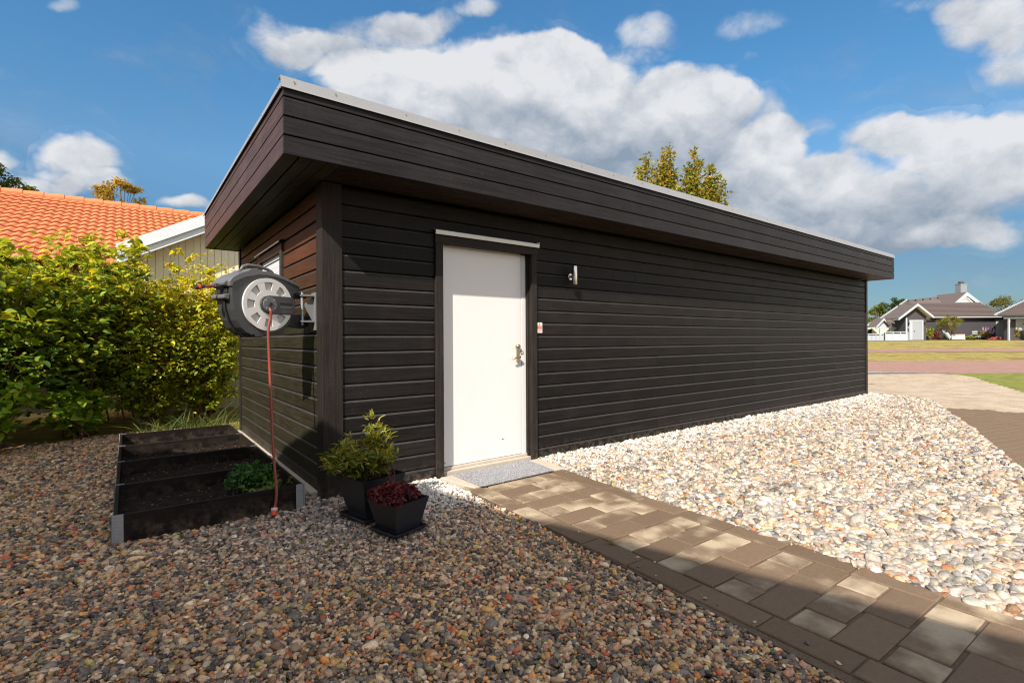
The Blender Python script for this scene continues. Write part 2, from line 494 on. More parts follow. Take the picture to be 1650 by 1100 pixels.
M['tile_orange'] = tile_mat('orange_clay_tile', (0.50, 0.14, 0.045), (0.66, 0.22, 0.08))
M['tile_grey'] = tile_mat('brown_grey_tile', (0.065, 0.050, 0.044), (0.17, 0.13, 0.115))
M['house_dark'] = simple('dark_grey_boarding', (0.05, 0.045, 0.05), 0.7)


def mat_rug():
    mt, k, p = new_mat('grey_ribbed_carpet')
    P = k.pos()
    v = k.vor(P, 170.0, out='Color')
    s = k.node('ShaderNodeSeparateColor')
    k.l.new(v, s.inputs[0])
    c = k.mix(s.outputs[0], (0.10, 0.10, 0.112), (0.42, 0.41, 0.42))
    k.l.new(c, p.inputs['Base Color'])
    p.inputs['Roughness'].default_value = 0.95
    k.l.new(k.bump(s.outputs[1], 0.7, 0.004), p.inputs['Normal'])
    return mt


M['rug'] = mat_rug()

# ------------------------------------------------------------------ mesh helpers


class MB:
    def __init__(s):
        s.v = []
        s.f = []

    def box(s, x0, x1, y0, y1, z0, z1):
        b = len(s.v)
        s.v += [(x, y, z) for z in (z0, z1) for y in (y0, y1) for x in (x0, x1)]
        s.f += [tuple(b + i for i in q) for q in ((0, 2, 3, 1), (4, 5, 7, 6), (0, 1, 5, 4), (2, 6, 7, 3), (0, 4, 6, 2), (1, 3, 7, 5))]
        return s

    def hexa(s, p):
        """eight corners: bottom four (ccw), top four"""
        b = len(s.v)
        s.v += [tuple(q) for q in p]
        s.f += [tuple(b + i for i in q) for q in ((0, 3, 2, 1), (4, 5, 6, 7), (0, 1, 5, 4), (1, 2, 6, 5), (2, 3, 7, 6), (3, 0, 4, 7))]
        return s

    def prism(s, poly, fn, t0, t1):
        """extrude a 2-D polygon between t0 and t1; fn(a, b, t) gives the point"""
        b = len(s.v)
        n = len(poly)
        s.v += [tuple(fn(a, c, t0)) for a, c in poly] + [tuple(fn(a, c, t1)) for a, c in poly]
        s.f += [tuple(b + i for i in range(n)), tuple(b + n + i for i in reversed(range(n)))]
        s.f += [(b + i, b + n + i, b + n + (i + 1) % n, b + (i + 1) % n) for i in range(n)]
        return s

    def tube(s, pts, rad, n=8, cap=True):
        pts = [Vector(p) for p in pts]
        rad = rad if isinstance(rad, (list, tuple)) else [rad] * len(pts)
        b = len(s.v)
        prev = None
        for i, p in enumerate(pts):
            d = (pts[min(i + 1, len(pts) - 1)] - pts[max(i - 1, 0)]).normalized()
            if prev is None:
                a = d.orthogonal().normalized()
            else:
                a = (prev - d * prev.dot(d))
                a = a.normalized() if a.length > 1e-6 else d.orthogonal().normalized()
            prev = a
            c = d.cross(a)
            for j in range(n):
                t = 2 * math.pi * j / n
                s.v.append(tuple(p + (a * math.cos(t) + c * math.sin(t)) * rad[i]))
        for i in range(len(pts) - 1):
            for j in range(n):
                s.f.append((b + i * n + j, b + i * n + (j + 1) % n, b + (i + 1) * n + (j + 1) % n, b + (i + 1) * n + j))
        if cap:
            s.f.append(tuple(b + j for j in reversed(range(n))))
            e = b + (len(pts) - 1) * n
            s.f.append(tuple(e + j for j in range(n)))
        return s

    def mesh(s, name, mat, smooth=False, fix=True):
        me = bpy.data.meshes.new(name)
        me.from_pydata([tuple(q) for q in s.v], [], s.f)
        me.materials.append(mat)
        if smooth:
            me.polygons.foreach_set('use_smooth', [True] * len(me.polygons))
        if fix:
            import bmesh
            bm = bmesh.new()
            bm.from_mesh(me)
            bmesh.ops.recalc_face_normals(bm, faces=bm.faces)
            bm.to_mesh(me)
            bm.free()
        me.update()
        return me

    def build(s, name, mat, parent=None, smooth=False, bevel=0, fix=True, segs=2):
        o = bpy.data.objects.new(name, s.mesh(name, mat, smooth, fix))
        col.objects.link(o)
        if parent is not None:
            o.parent = parent
        if bevel:
            m = o.modifiers.new('bevel', 'BEVEL')
            m.width = bevel
            m.segments = segs
            m.limit_method = 'ANGLE'
            m.harden_normals = False
        return o


def link(name, me, parent=None, loc=None, rot=None, scl=None, color=None):
    o = bpy.data.objects.new(name, me)
    col.objects.link(o)
    if parent is not None:
        o.parent = parent
    if loc is not None:
        o.location = loc
    if rot is not None:
        o.rotation_euler = rot
    if scl is not None:
        o.scale = scl
    if color is not None:
        o.color = color
    return o


def tag(o, label, cat, group=None):
    o['label'] = label
    o['category'] = cat
    if group:
        o['group'] = group
    return o


def thing(name, label, cat, loc=(0, 0, 0), rotz=0.0, group=None):
    o = bpy.data.objects.new(name, None)
    o.empty_display_size = 0.2
    col.objects.link(o)
    o.location = loc
    o.rotation_euler = (0, 0, rotz)
    return tag(o, label, cat, group)


def structure(o):
    o['kind'] = 'structure'
    return o


def stuff(o):
    o['kind'] = 'stuff'
    return o


def bar(mb, p0, p1, w, h, up=(0, 0, 1)):
    """a straight bar of section w (sideways) x h (up) from p0 to p1; p0, p1 on the top centre line"""
    p0, p1 = Vector(p0), Vector(p1)
    d = (p1 - p0).normalized()
    sde = d.cross(Vector(up)).normalized()
    u = sde.cross(d).normalized()
    a, b = sde * (w / 2), u * h
    mb.hexa([p0 - a - b, p1 - a - b, p1 + a - b, p0 + a - b, p0 - a, p1 - a, p1 + a, p0 + a])


F2 = np.array([FWD.x, FWD.y]) / math.hypot(FWD.x, FWD.y)
R2 = np.array([RGT.x, RGT.y]) / math.hypot(RGT.x, RGT.y)


def terrain(x, y):
    """the land is level round the garage and rises gently towards the houses across the road"""
    D = (x - CAM.x) * F2[0] + (y - CAM.y) * F2[1]
    D = np.asarray(D, float)
    t = np.clip((D - 14.0) / 43.0, 0, 1)
    return 1.05 * t + 0.0012 * np.clip(D - 57, 0, 400)


def wxy(r, D):
    """a point r metres to the side and D metres along the way the street plots are laid out"""
    return CAM.x + F2[0] * D + R2[0] * r, CAM.y + F2[1] * D + R2[1] * r


def inside(poly, X, Y):
    c = np.zeros(len(X), bool)
    n = len(poly)
    j = n - 1
    for i in range(n):
        xi, yi = poly[i]
        xj, yj = poly[j]
        k = ((yi > Y) != (yj > Y)) & (X < (xj - xi) * (Y - yi) / (yj - yi + 1e-12) + xi)
        c ^= k
        j = i
    return c

# ------------------------------------------------------------------ the ground and what is laid on it


def sheet(name, poly, mat, dz, step=None, parent=None):
    """a thin draped sheet: a fan-free grid clipped to a convex polygon given as corner points; follows the terrain"""
    import bmesh
    bm = bmesh.new()
    vs_ = [bm.verts.new((x, y, 0)) for x, y in poly]
    f = bm.faces.new(vs_)
    if step:
        xs = [p[0] for p in poly]
        ys = [p[1] for p in poly]
        ang = math.atan2(F2[1], F2[0])
        # cut across the slope so that the sheet bends with the land
        for D in (14, 20, 25, 30, 35, 40, 45, 50, 57):
            px, py = wxy(0, D)
            g = bm.verts[:] + bm.edges[:] + bm.faces[:]
            bmesh.ops.bisect_plane(bm, geom=g, plane_co=(px, py, 0), plane_no=(F2[0], F2[1], 0))
    bmesh.ops.triangulate(bm, faces=bm.faces[:])
    for v in bm.verts:
        v.co.z = float(terrain(v.co.x, v.co.y)) + dz
    bmesh.ops.recalc_face_normals(bm, faces=bm.faces)
    if bm.faces[:] and bm.faces[0].normal.z < 0 if (bm.faces.ensure_lookup_table() is None) else False:
        bmesh.ops.reverse_faces(bm, faces=bm.faces[:])
    me = bpy.data.meshes.new(name)
    bm.to_mesh(me)
    bm.free()
    me.materials.append(mat)
    o = bpy.data.objects.new(name, me)
    col.objects.link(o)
    if parent:
        o.parent = parent
    return structure(o)


def make_ground():
    mb = MB()
    Ds = [-60, -20, 0, 14, 20, 26, 32, 38, 44, 50, 57, 70, 100, 200, 900]
    Rs = [-900, -300, -100, -40, -20, 0, 20, 40, 60, 100, 200, 400, 1200]
    for D in Ds:
        for r in Rs:
            x, y = wxy(r, D)
            mb.v.append((x, y, float(terrain(x, y)) - 0.03))
    n = len(Rs)
    for i in range(len(Ds) - 1):
        for j in range(n - 1):
            mb.f.append((i * n + j, i * n + j + 1, (i + 1) * n + j + 1, (i + 1) * n + j))
    o = mb.build('ground', M['lawn_dry'])
    structure(o)
    return o


make_ground()


def band(name, mat, r0, r1, D0, D1, dz, skew=0.0):
    """a strip of road or lawn running across the view direction"""
    poly = [wxy(r0, D0), wxy(r1, D0 + skew), wxy(r1, D1 + skew), wxy(r0, D1)]
    return sheet(name, poly, mat, dz, step=True)


band('road', M['asphalt'], -10, 70, 17.2, 23.4, -0.012)
band('cycle_path', M['asphalt'], -10, 80, 31.0, 35.2, -0.012)
sheet('house_forecourt', [wxy(33, 52.5), wxy(45.2, 54.2), wxy(45.9, 56.3), wxy(43, 57), wxy(33, 57)], M['grey_asphalt'], -0.012, True)

# paved driveway between the pebbles and the road
sheet('driveway_bed', [(12.55, 6.0), (12.42, 0.15), (11.9, -1.13), (8.27, -2.40), (5.4, -3.31), (3.2, -4.3), (9.0, -6.5), (14.9, -2.12), (17.44, -1.21), (20.3, -0.1), (21.3, 0.9), (20.6, 1.4), (17.0, 6.4)], M['sand'], -0.020)
sheet('verge_lawn', [(14.9, -2.2), (17.44, -1.26), (20.3, -0.15), (21.35, 0.62), (30.0, -6.1), (16.0, -14.0), (9.0, -6.6)], M['lawn'], -0.016)
# shallow rain water lying along the edge of the road
sheet('puddle', [(17.5, 2.75), (18.6, 2.0), (19.8, 1.15), (20.7, 0.35), (20.9, 0.42), (20.2, 1.35), (19.2, 2.25), (18.3, 2.95), (17.4, 3.6)], M['water'], 0.012)

rng = np.random.default_rng(11)
random.seed(5)


def camd(x, y):
    D = (x - CAM.x) * F2[0] + (y - CAM.y) * F2[1]
    r = (x - CAM.x) * R2[0] + (y - CAM.y) * R2[1]
    return r, D


def in_view(x, y, margin=0.35):
    r, D = camd(x, y)
    return (D > 1.2) & (r > -(1.018 + 0.1) * D - margin) & (r < (1.018 + 0.1) * D + margin)


# driveway blocks, laid in running bond along the garage
drive_poly = [(12.50, 6.0), (12.45, 0.17), (11.95, -1.10), (8.30, -2.37), (5.43, -3.28), (3.4, -4.2), (9.0, -6.3), (14.85, -2.2), (17.40, -1.29), (20.2, -0.2), (21.0, 0.85), (20.4, 1.35), (16.9, 6.2)]
bed = bpy.data.objects['driveway_bed']
PW, PD = 0.21, 0.14


def block_mesh(name, lx, ly, h, bev=0.006):
    mb = MB()
    x, y = lx / 2, ly / 2
    b = bev
    mb.v += [(-x, -y, -h), (x, -y, -h), (x, y, -h), (-x, y, -h),
             (-x, -y, -b), (x, -y, -b), (x, y, -b), (-x, y, -b),
             (-x + b, -y + b, 0), (x - b, -y + b, 0), (x - b, y - b, 0), (-x + b, y - b, 0)]
    for k in (0, 4):
        for i in range(4):
            j = (i + 1) % 4
            mb.f.append((k + i, k + j, k + 4 + j, k + 4 + i))
    mb.f.append((8, 9, 10, 11))
    return mb.mesh(name, M['paver'])


dm = block_mesh('paver', PW - 0.006, PD - 0.006, 0.03)
cand = []
row = 0
yy = -6.4
ca, sa = math.cos(R_(-14)), math.sin(R_(-14))
for i in range(-60, 90):
    for j in range(-70, 70):
        u = 10.0 + i * PW + (PW / 2 if j % 2 else 0)
        v = -2.0 + j * PD
        du, dv = u - 10, v + 2
        cand.append((10 + du * ca - dv * sa, -2 + du * sa + dv * ca))
cand = np.array(cand)
ok = inside(drive_poly, cand[:, 0], cand[:, 1]) & in_view(cand[:, 0], cand[:, 1], 0.6)
cand = cand[ok]
dist = np.hypot(cand[:, 0] - CAM.x, cand[:, 1] - CAM.y)
cand = cand[np.argsort(dist)]
rz = R_(-14)
pv = MB()


def damp(x, y):
    """where rain water still lies on the blocks"""
    q = (x - 7.2) * 0.93 + (y + 3.3) * 0.36
    return 0.45 if x < 11.2 and y < -1.3 + (x - 11) * 0.02 else -0.3


for i, (x, y) in enumerate(cand):
    if i < 290:
        link('paver', dm, bed, (x, y, 0.008 + rng.normal(0, 0.0012)), (rng.normal(0, .004), rng.normal(0, .004), rz), None,
             (damp(x, y) + rng.normal(0, .02), rng.uniform(0.45, 0.6), 0, 1))
    else:
        x0, y0 = PW / 2 - 0.004, PD / 2 - 0.004
        z = float(terrain(x, y)) + 0.006 + rng.normal(0, 0.001)
        c, s = math.cos(rz), math.sin(rz)
        P = [(x + a * c - b * s, y + a * s + b * c) for a, b in ((-x0, -y0), (x0, -y0), (x0, y0), (-x0, y0))]
        pv.hexa([(p[0], p[1], z - 0.02) for p in P] + [(p[0], p[1], z) for p in P])
def drive_mat():
    mt, k, p = new_mat('dry_driveway_blocks')
    P = k.pos()
    a = k.noise(P, 2.2, 6, 0.6)
    b_ = k.noise(P, 30, 4, 0.7)
    c = k.mix(k.ramp(a, 0.3, 0.7), (0.34, 0.27, 0.195), (0.47, 0.375, 0.275))
    c = k.mix(k.ramp(b_, 0.35, 0.75), k.vm('SCALE', c, scale=0.86), k.vm('SCALE', c, scale=1.1))
    k.l.new(c, p.inputs['Base Color'])
    p.inputs['Roughness'].default_value = 0.85
    p.inputs['Specular IOR Level'].default_value = 0.25
    return mt


M['drive'] = drive_mat()
o = pv.build('paver_field', M['drive'], bed, fix=False)
o.color = (-0.27, 0.6, 0, 1)
stuff(o)

# ------------------------------------------------------------------ garden path from the door
path = MB()
pth = [(1.03, -0.5), (2.16, -0.5), (2.09, -1.3), (2.02, -2.3), (1.94, -3.4), (1.86, -4.8), (1.80, -6.0), (0.75, -6.0), (0.80, -4.8), (0.87, -3.4), (0.96, -2.3), (1.01, -1.3)]
b = len(path.v)
top = [(x, y, 0.018) for x, y in pth]
bot = [(x, y, -0.04) for x, y in pth]
path.prism([(p[0], p[1]) for p in pth], lambda a, c, t: (a, c, t), -0.04, 0.017)
path_o = structure(path.build('garden_path', M['sand']))


def xl(y):
    return 1.236 + 0.0415 * y


TH = math.atan(0.0415)     # the path swings slightly away from square


def paver_at(x0, x1, y0, y1, bias, bright, dz=0.0):
    lx, ly = x1 - x0, y1 - y0
    key = ('%.2f_%.2f' % (lx, ly))
    if key not in PM:
        PM[key] = block_mesh('paver', lx - 0.010, ly - 0.010, 0.035, 0.005)
    cx_, cy_ = (x0 + x1) / 2, (y0 + y1) / 2
    link('paver', PM[key], path_o, (cx_, cy_, 0.027 + dz + rng.normal(0, 0.0012)), (rng.normal(0, .004), rng.normal(0, .004), -TH + rng.normal(0, .004)), None, (bias, bright, 0, 1))


PM = {}
RP = 0.1825
UW = 0.735
for r in range(0, 30):
    y1 = -0.545 - r * RP
    y0 = y1 - RP
    yc = (y0 + y1) / 2
    x = xl(yc)
    near = min(1, max(0, (r - 3) / 7))       # darker brown towards the near end of the path
    if r % 2 == 0:
        ws = [UW / 4, UW / 2, UW / 4]
        tone = [-0.22, -0.04, -0.27]
    else:
        ws = [UW / 2, UW / 2]
        tone = [0.14, -0.03] if r % 4 == 1 else [0.12, 0.1]
    for wdt, tn in zip(ws, tone):
        paver_at(x, x + wdt, y0, y1, tn + near * 0.10 + rng.normal(0, .05), rng.uniform(0.3, 0.7))
        x += wdt
# long edging blocks either side
for k in range(0, 16):
    y1 = -0.42 - k * 0.375
    y0 = y1 - 0.375
    yc = (y0 + y1) / 2
    paver_at(xl(yc) - 0.178, xl(yc) - 0.004, y0, y1, (-0.06 if k < 3 else 0.16) + rng.normal(0, .05), rng.uniform(0.2, 0.7))
    y1 = -0.475 - k * 0.375
    y0 = y1 - 0.375
    yc = (y0 + y1) / 2
    paver_at(xl(yc) + UW + 0.004, xl(yc) + UW + 0.172, y0, y1, 0.09 + rng.normal(0, .05), rng.uniform(0.2, 0.7))

# ------------------------------------------------------------------ pebbles


def pebble_mesh(seed, flat, rough, sub=2):
    import bmesh
    from mathutils import noise
    bm = bmesh.new()
    bmesh.ops.create_icosphere(bm, subdivisions=sub, radius=0.5)
    rs = random.Random(seed)
    off = Vector((rs.uniform(0, 50), rs.uniform(0, 50), rs.uniform(0, 50)))
    e = rs.uniform(0.50, 0.9)
    for v in bm.verts:
        d = v.co.normalized()
        k = 1 + rough * noise.noise(d * 1.3 + off) + rough * 0.5 * noise.noise(d * 2.7 + off)
        v.co = Vector((v.co.x * k, v.co.y * k * e, v.co.z * k * flat))
    # a few worn facets
    for _ in range(rs.choice((1, 2, 3))):
        nrm = Vector((rs.gauss(0, 1), rs.gauss(0, 1), rs.gauss(0, .6))).normalized()
        lim = 0.33 * (0.7 + 0.3 * rs.random()) * (1 if abs(nrm.z) < 0.5 else flat)
        for v in bm.verts:
            h = v.co.dot(nrm)
            if h > lim:
                v.co -= nrm * (h - lim) * 0.85
    me = bpy.data.meshes.new('pebble')
    bm.to_mesh(me)
    bm.free()
    me.polygons.foreach_set('use_smooth', [True] * len(me.polygons))
    return me


NV = 10
variants = []
shapes = bpy.data.collections.new('pebble_shapes')
for i in range(NV):
    fl = (0.42, 0.55, 0.65, 0.5, 0.75, 0.38, 0.6, 0.48, 0.55, 0.68)[i]
    me = pebble_mesh(100 + i, fl, 0.34, 2)
    me2 = me.copy()
    me.materials.append(M['pebble'])
    me2.materials.append(M['pebble_i'])
    ob = bpy.data.objects.new('pebble_shape_%02d' % i, me2)
    shapes.objects.link(ob)
    variants.append(me)

PAL_D = np.array([(0.38, 0.27, 0.17), (0.50, 0.36, 0.22), (0.62, 0.44, 0.27), (0.130, 0.105, 0.085), (0.060, 0.050, 0.045), (0.22, 0.185, 0.155),
                  (0.62, 0.25, 0.075), (0.62, 0.36, 0.12), (0.50, 0.12, 0.05), (0.70, 0.56, 0.39), (0.52, 0.27, 0.17), (0.18, 0.10, 0.05), (0.38, 0.29, 0.10)])
W_D = np.array([.13, .13, .10, .13, .11, .12, .06, .05, .02, .05, .07, .07, .04])
PAL_L = np.array([(0.43, 0.38, 0.315), (0.54, 0.50, 0.445), (0.36, 0.285, 0.205), (0.18, 0.170, 0.162), (0.29, 0.272, 0.255), (0.43, 0.275, 0.19),
                  (0.34, 0.15, 0.065), (0.49, 0.36, 0.20), (0.11, 0.105, 0.10), (0.22, 0.13, 0.062), (0.53, 0.41, 0.29)])
W_L = np.array([.19, .13, .12, .11, .13, .085, .035, .06, .055, .04, .065])


def scatter_points(poly, spacing, seed):
    xs = [p[0] for p in poly]
    ys = [p[1] for p in poly]
    g = np.random.default_rng(seed)
    nx = int((max(xs) - min(xs)) / spacing) + 1
    ny = int((max(ys) - min(ys)) / spacing) + 1
    I, J = np.meshgrid(np.arange(nx), np.arange(ny))
    X = min(xs) + (I + (J % 2) * 0.5 + g.uniform(-.38, .38, I.shape)) * spacing
    Y = min(ys) + (J + g.uniform(-.38, .38, I.shape)) * spacing
    X, Y = X.ravel(), Y.ravel()
    k = inside(poly, X, Y) & in_view(X, Y)
    return X[k], Y[k], g


def gravel(base_name, mass_name, poly, holes, size_fn, pal, wts, layers, spacing_fn, nbig, tint_fn, seed, zones, big_fn):
    base = sheet(base_name, poly, M['earth'], -0.024)
    allp = []
    for zone, sp in zones:
        for L in range(layers):
            X, Y, g = scatter_points(zone, sp, seed + L * 17 + int(sp * 1000))
            k = inside(poly, X, Y)
            for h in holes:
                k &= ~inside(h, X, Y)
            if L == layers - 1:
                k &= g.uniform(0, 1, len(k)) < 0.80
            X, Y = X[k], Y[k]
            sz = sp * 1.42 * np.exp(g.normal(0, 0.24, len(X))) * (1.0 if L == 0 else 0.94)
            Z = -0.006 + L * sp * 0.40 + g.normal(0, sp * 0.10, len(X))
            allp.append(np.stack([X, Y, Z, sz], 1))
    A = np.concatenate(allp)
    n = len(A)
    g = np.random.default_rng(seed + 5)
    rot = np.stack([g.normal(0, 0.33, n), g.normal(0, 0.33, n), g.uniform(0, 6.283, n)], 1)
    ci = g.choice(len(pal), n, p=wts / wts.sum())
    colr = pal[ci] * g.uniform(0.72, 1.36, (n, 1)) * g.uniform(0.95, 1.05, (n, 3)) * (np.array([1.03, 0.97, 0.90]) if base_name == 'gravel_bed' else np.array([1.0, 0.98, 0.96]))
    grow_ = big_fn(A[:, 0], A[:, 1], g)
    mean_ = pal[0] * g.uniform(0.8, 1.1, (n, 1))
    colr = np.where((grow_ > 1.6)[:, None], colr * 0.35 + mean_ * 0.65, colr)
    colr = tint_fn(A[:, 0], A[:, 1], colr, g)
    A[:, 3] *= grow_
    scl = A[:, 3:4] * np.stack([g.uniform(.9, 1.15, n), g.uniform(.85, 1.1, n), g.uniform(.8, 1.1, n)], 1)
    vi = g.integers(0, NV, n)
    r, D = camd(A[:, 0], A[:, 1])
    show = A[:, 3] / np.hypot(A[:, 0] - CAM.x, A[:, 1] - CAM.y) * (A[:, 2] > np.median(A[:, 2])) * (np.abs(r) < D * 1.0) * (D > 1.95)
    order = np.argsort(-show)
    big = order[:nbig]
    rest = order[nbig:]
    for i in big:
        link('pebble', variants[vi[i]], base, A[i, :3] + np.array([0, 0, 0.003]), tuple(rot[i]), tuple(scl[i]), (*colr[i], 1))
    me = bpy.data.meshes.new(mass_name)
    me.from_pydata(A[rest, :3].tolist(), [], [])
    at_ = me.attributes.new('rot', 'FLOAT_VECTOR', 'POINT')
    at_.data.foreach_set('vector', rot[rest].astype(np.float32).ravel())
    at_ = me.attributes.new('scl', 'FLOAT_VECTOR', 'POINT')
    at_.data.foreach_set('vector', scl[rest].astype(np.float32).ravel())
    at_ = me.attributes.new('vi', 'INT', 'POINT')
    at_.data.foreach_set('value', vi[rest].astype(np.int32))
    at_ = me.attributes.new('pc', 'FLOAT_COLOR', 'POINT')
    at_.data.foreach_set('color', np.concatenate([colr[rest], np.ones((len(rest), 1))], 1).astype(np.float32).ravel())
    ob = bpy.data.objects.new(mass_name, me)
    col.objects.link(ob)
    ob.parent = base
    stuff(ob)
    md = ob.modifiers.new('scatter', 'NODES')
    md.node_group = scatter_group()
    return n


def scatter_group():
    if 'scatter_pebbles' in bpy.data.node_groups:
        return bpy.data.node_groups['scatter_pebbles']
    ng = bpy.data.node_groups.new('scatter_pebbles', 'GeometryNodeTree')
    ng.interface.new_socket('Geometry', in_out='INPUT', socket_type='NodeSocketGeometry')
    ng.interface.new_socket('Geometry', in_out='OUTPUT', socket_type='NodeSocketGeometry')
    N, L = ng.nodes, ng.links
    gi, go = N.new('NodeGroupInput'), N.new('NodeGroupOutput')
    ci = N.new('GeometryNodeCollectionInfo')
    ci.inputs['Collection'].default_value = shapes
    ci.inputs['Separate Children'].default_value = True
    ci.inputs['Reset Children'].default_value = True
    ip = N.new('GeometryNodeInstanceOnPoints')
    ip.inputs['Pick Instance'].default_value = True

    def attr(nm, ty):
        a = N.new('GeometryNodeInputNamedAttribute')
        a.data_type = ty
        a.inputs['Name'].default_value = nm
        return a.outputs['Attribute']
    L.new(gi.outputs[0], ip.inputs['Points'])
    L.new(ci.outputs[0], ip.inputs['Instance'])
    L.new(attr('vi', 'INT'), ip.inputs['Instance Index'])
    e2r = N.new('FunctionNodeEulerToRotation')
    L.new(attr('rot', 'FLOAT_VECTOR'), e2r.inputs[0])
    L.new(e2r.outputs[0], ip.inputs['Rotation'])
    L.new(attr('scl', 'FLOAT_VECTOR'), ip.inputs['Scale'])
    L.new(ip.outputs[0], go.inputs[0])
    return ng


# dark mixed pebbles left of the path, round the raised beds, up to the shrubs
LEFT = [(-5.6, -4.6), (0.0, -4.6), (0.815, -4.6), (0.875, -3.4), (0.955, -2.3), (1.01, -1.3), (1.02, -0.5), (1.02, 0.02), (0.0, 0.02), (-0.04, 4.4), (-0.6, 4.7), (-1.5, 4.75), (-2.4, 4.3), (-4.5, 3.6), (-5.6, 3.4)]
BEDHOLE = [(-1.30, -0.07), (-0.22, -0.07), (-0.22, 3.4), (-1.30, 3.4)]
SHED = [(-0.02, 0.0), (1.05, 0.0), (1.05, 4), (-0.02, 4)]


def tint_left(X, Y, c, g):
    # sunlit brightness painted as whiter stones against the wall and beside the step
    d = np.clip((X - 0.2) / 0.5, 0, 1) * np.clip((Y + 0.95) / 0.5, 0, 1)
    white = (g.uniform(0, 1, len(X)) < d * 0.95)[:, None]
    pale = np.array([0.68, 0.63, 0.56]) * g.uniform(0.75, 1.1, (len(X), 1))
    c = np.where(white, pale, c)
    m = np.clip(1.2 - np.abs(X - 0.1) * 0.9, 0, 1) * np.clip((Y + 1.6) / 1.0, 0, 1)
    grey = c.mean(1, keepdims=True) * np.array([1.12, 1.06, 1.04])
    return c + (grey - c) * (0.6 * m[:, None])


gravel('gravel_bed', 'dark_pebbles', LEFT, [BEDHOLE, SHED], None, PAL_D, W_D, 3, None, 290, tint_left, 3,
       [([(-5.6, -4.7), (1.1, -4.7), (1.1, -0.6), (-5.6, -0.6)], 0.0205), ([(-5.6, -0.6), (1.1, -0.6), (1.1, 4.8), (-5.6, 4.8)], 0.027)],
       lambda X, Y, g: np.where(g.uniform(0, 1, len(X)) < 0.07, 1.5, 1.0))

RIGHT = [(2.19, -0.04), (2.19, -0.5), (2.11, -1.3), (2.04, -2.3), (1.965, -3.4), (1.88, -4.8), (3.0, -4.5), (5.42, -3.33), (8.27, -2.42), (11.9, -1.15), (12.42, 0.13), (12.3, 0.6), (11.97, 0.6), (11.97, 0.02), (2.19, 0.02)]


def tint_right(X, Y, c, g):
    # whitest along the wall, greyer in the middle, more pink and brown towards the path
    w_ = np.clip(1 - (-Y) / 0.9, 0, 1)
    white = (g.uniform(0, 1, len(X)) < w_ * 0.75)[:, None]
    pale = np.array([0.60, 0.57, 0.52]) * g.uniform(0.8, 1.05, (len(X), 1))
    return np.where(white, pale, c)


def big_right(X, Y, g):
    d = np.hypot(X - 2.4, Y + 3.4)
    near_edge = np.clip(1 - (X - 2.0 - 0.0 * Y) / 1.2, 0, 1)
    k = 1 + 0.40 * np.clip(1 - d / 2.6, 0, 1)
    u = g.uniform(0, 1, len(X))
    return k * np.where(u < 0.02, 1.8, np.where(u < 0.10, 1.35, 1.0))


gravel('white_gravel_bed', 'pale_pebbles', RIGHT, [], None, PAL_L, W_L, 3, None, 290, tint_right, 31,
       [([(1.8, -5), (4.6, -5), (4.6, 0.1), (1.8, 0.1)], 0.031), ([(4.6, -5), (12.6, -5), (12.6, 0.7), (4.6, 0.7)], 0.038)], big_right)

# a few stones kicked onto the path and the driveway edge
g = np.random.default_rng(61)
for _ in range(34):
    yk = g.uniform(-3.6, -0.6)
    side = g.uniform(0, 1)
    if side < 0.5:
        xk = xl(yk) + UW + 0.17 - abs(g.normal(0, 0.07))
        cc = PAL_L[g.integers(0, 6)]
    else:
        xk = xl(yk) - 0.17 + abs(g.normal(0, 0.05))
        cc = PAL_D[g.integers(0, 4)] * 0.9
    sz = g.uniform(0.008, 0.022)
    link('stray_pebble', variants[g.integers(0, NV)], path_o, (xk, yk, 0.027 + sz * 0.25), (g.normal(0, .2), g.normal(0, .2), g.uniform(0, 6.28)), (sz * 1.2, sz, sz), (*cc, 1))

# ------------------------------------------------------------------ the black timber garage
L_, W_ = 11.963, 3.825
PITCH = 0.1355
Z0 = -0.0085
BLK = (0.0125, 0.0106, 0.0101, 1)


def shade_of(base, s=0.26):
    k = 1 + random.uniform(-s, s)
    return (base[0] * k, base[1] * k * random.uniform(.98, 1.02), base[2] * k, 1)


garage = thing('garage', 'long black timber garage with flat roof, deep overhanging fascia and one white door', 'garage', (0, 0, 0))
core = MB()
core.box(0.035, 1.07, 0.035, W_ - 0.03, -0.1, 2.58)
core.box(2.19, L_ - 0.03, 0.035, W_ - 0.03, -0.1, 2.58)
core.box(1.07, 2.19, 0.16, W_ - 0.03, -0.1, 2.58)
core.box(1.07, 2.19, 0.035, 0.16, 2.30, 2.58)
o = core.build('wall', M['wood_x'], garage)
o.color = (0.012, 0.011, 0.01, 1)

# weatherboard profile: depth t (out from the wall), height z; chamfered upper edge that catches the light
PROF = [(0.0, 0.0), (0.004, -0.004 + 0.004), (0.020, 0.002), (0.022, 0.006), (0.0225, 0.112), (0.0212, 0.1155), (0.013, 0.1275), (0.0, 0.1275)]


def board_mesh(name, axis):
    mb = MB()
    if axis == 'x':
        mb.prism(PROF, lambda a, c, t: (t, -a, c), 0, 1)
        me = mb.mesh(name, M['wood_x'])
    else:
        mb.prism(PROF, lambda a, c, t: (-a, t, c), 0, 1)
        me = mb.mesh(name, M['wood_y'])
    me.materials.append(M['edge_highlight'])
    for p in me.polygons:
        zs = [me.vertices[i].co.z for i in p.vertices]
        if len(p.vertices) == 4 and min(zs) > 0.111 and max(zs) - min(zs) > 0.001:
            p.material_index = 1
    return me


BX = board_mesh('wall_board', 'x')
BY = board_mesh('wall_board', 'y')


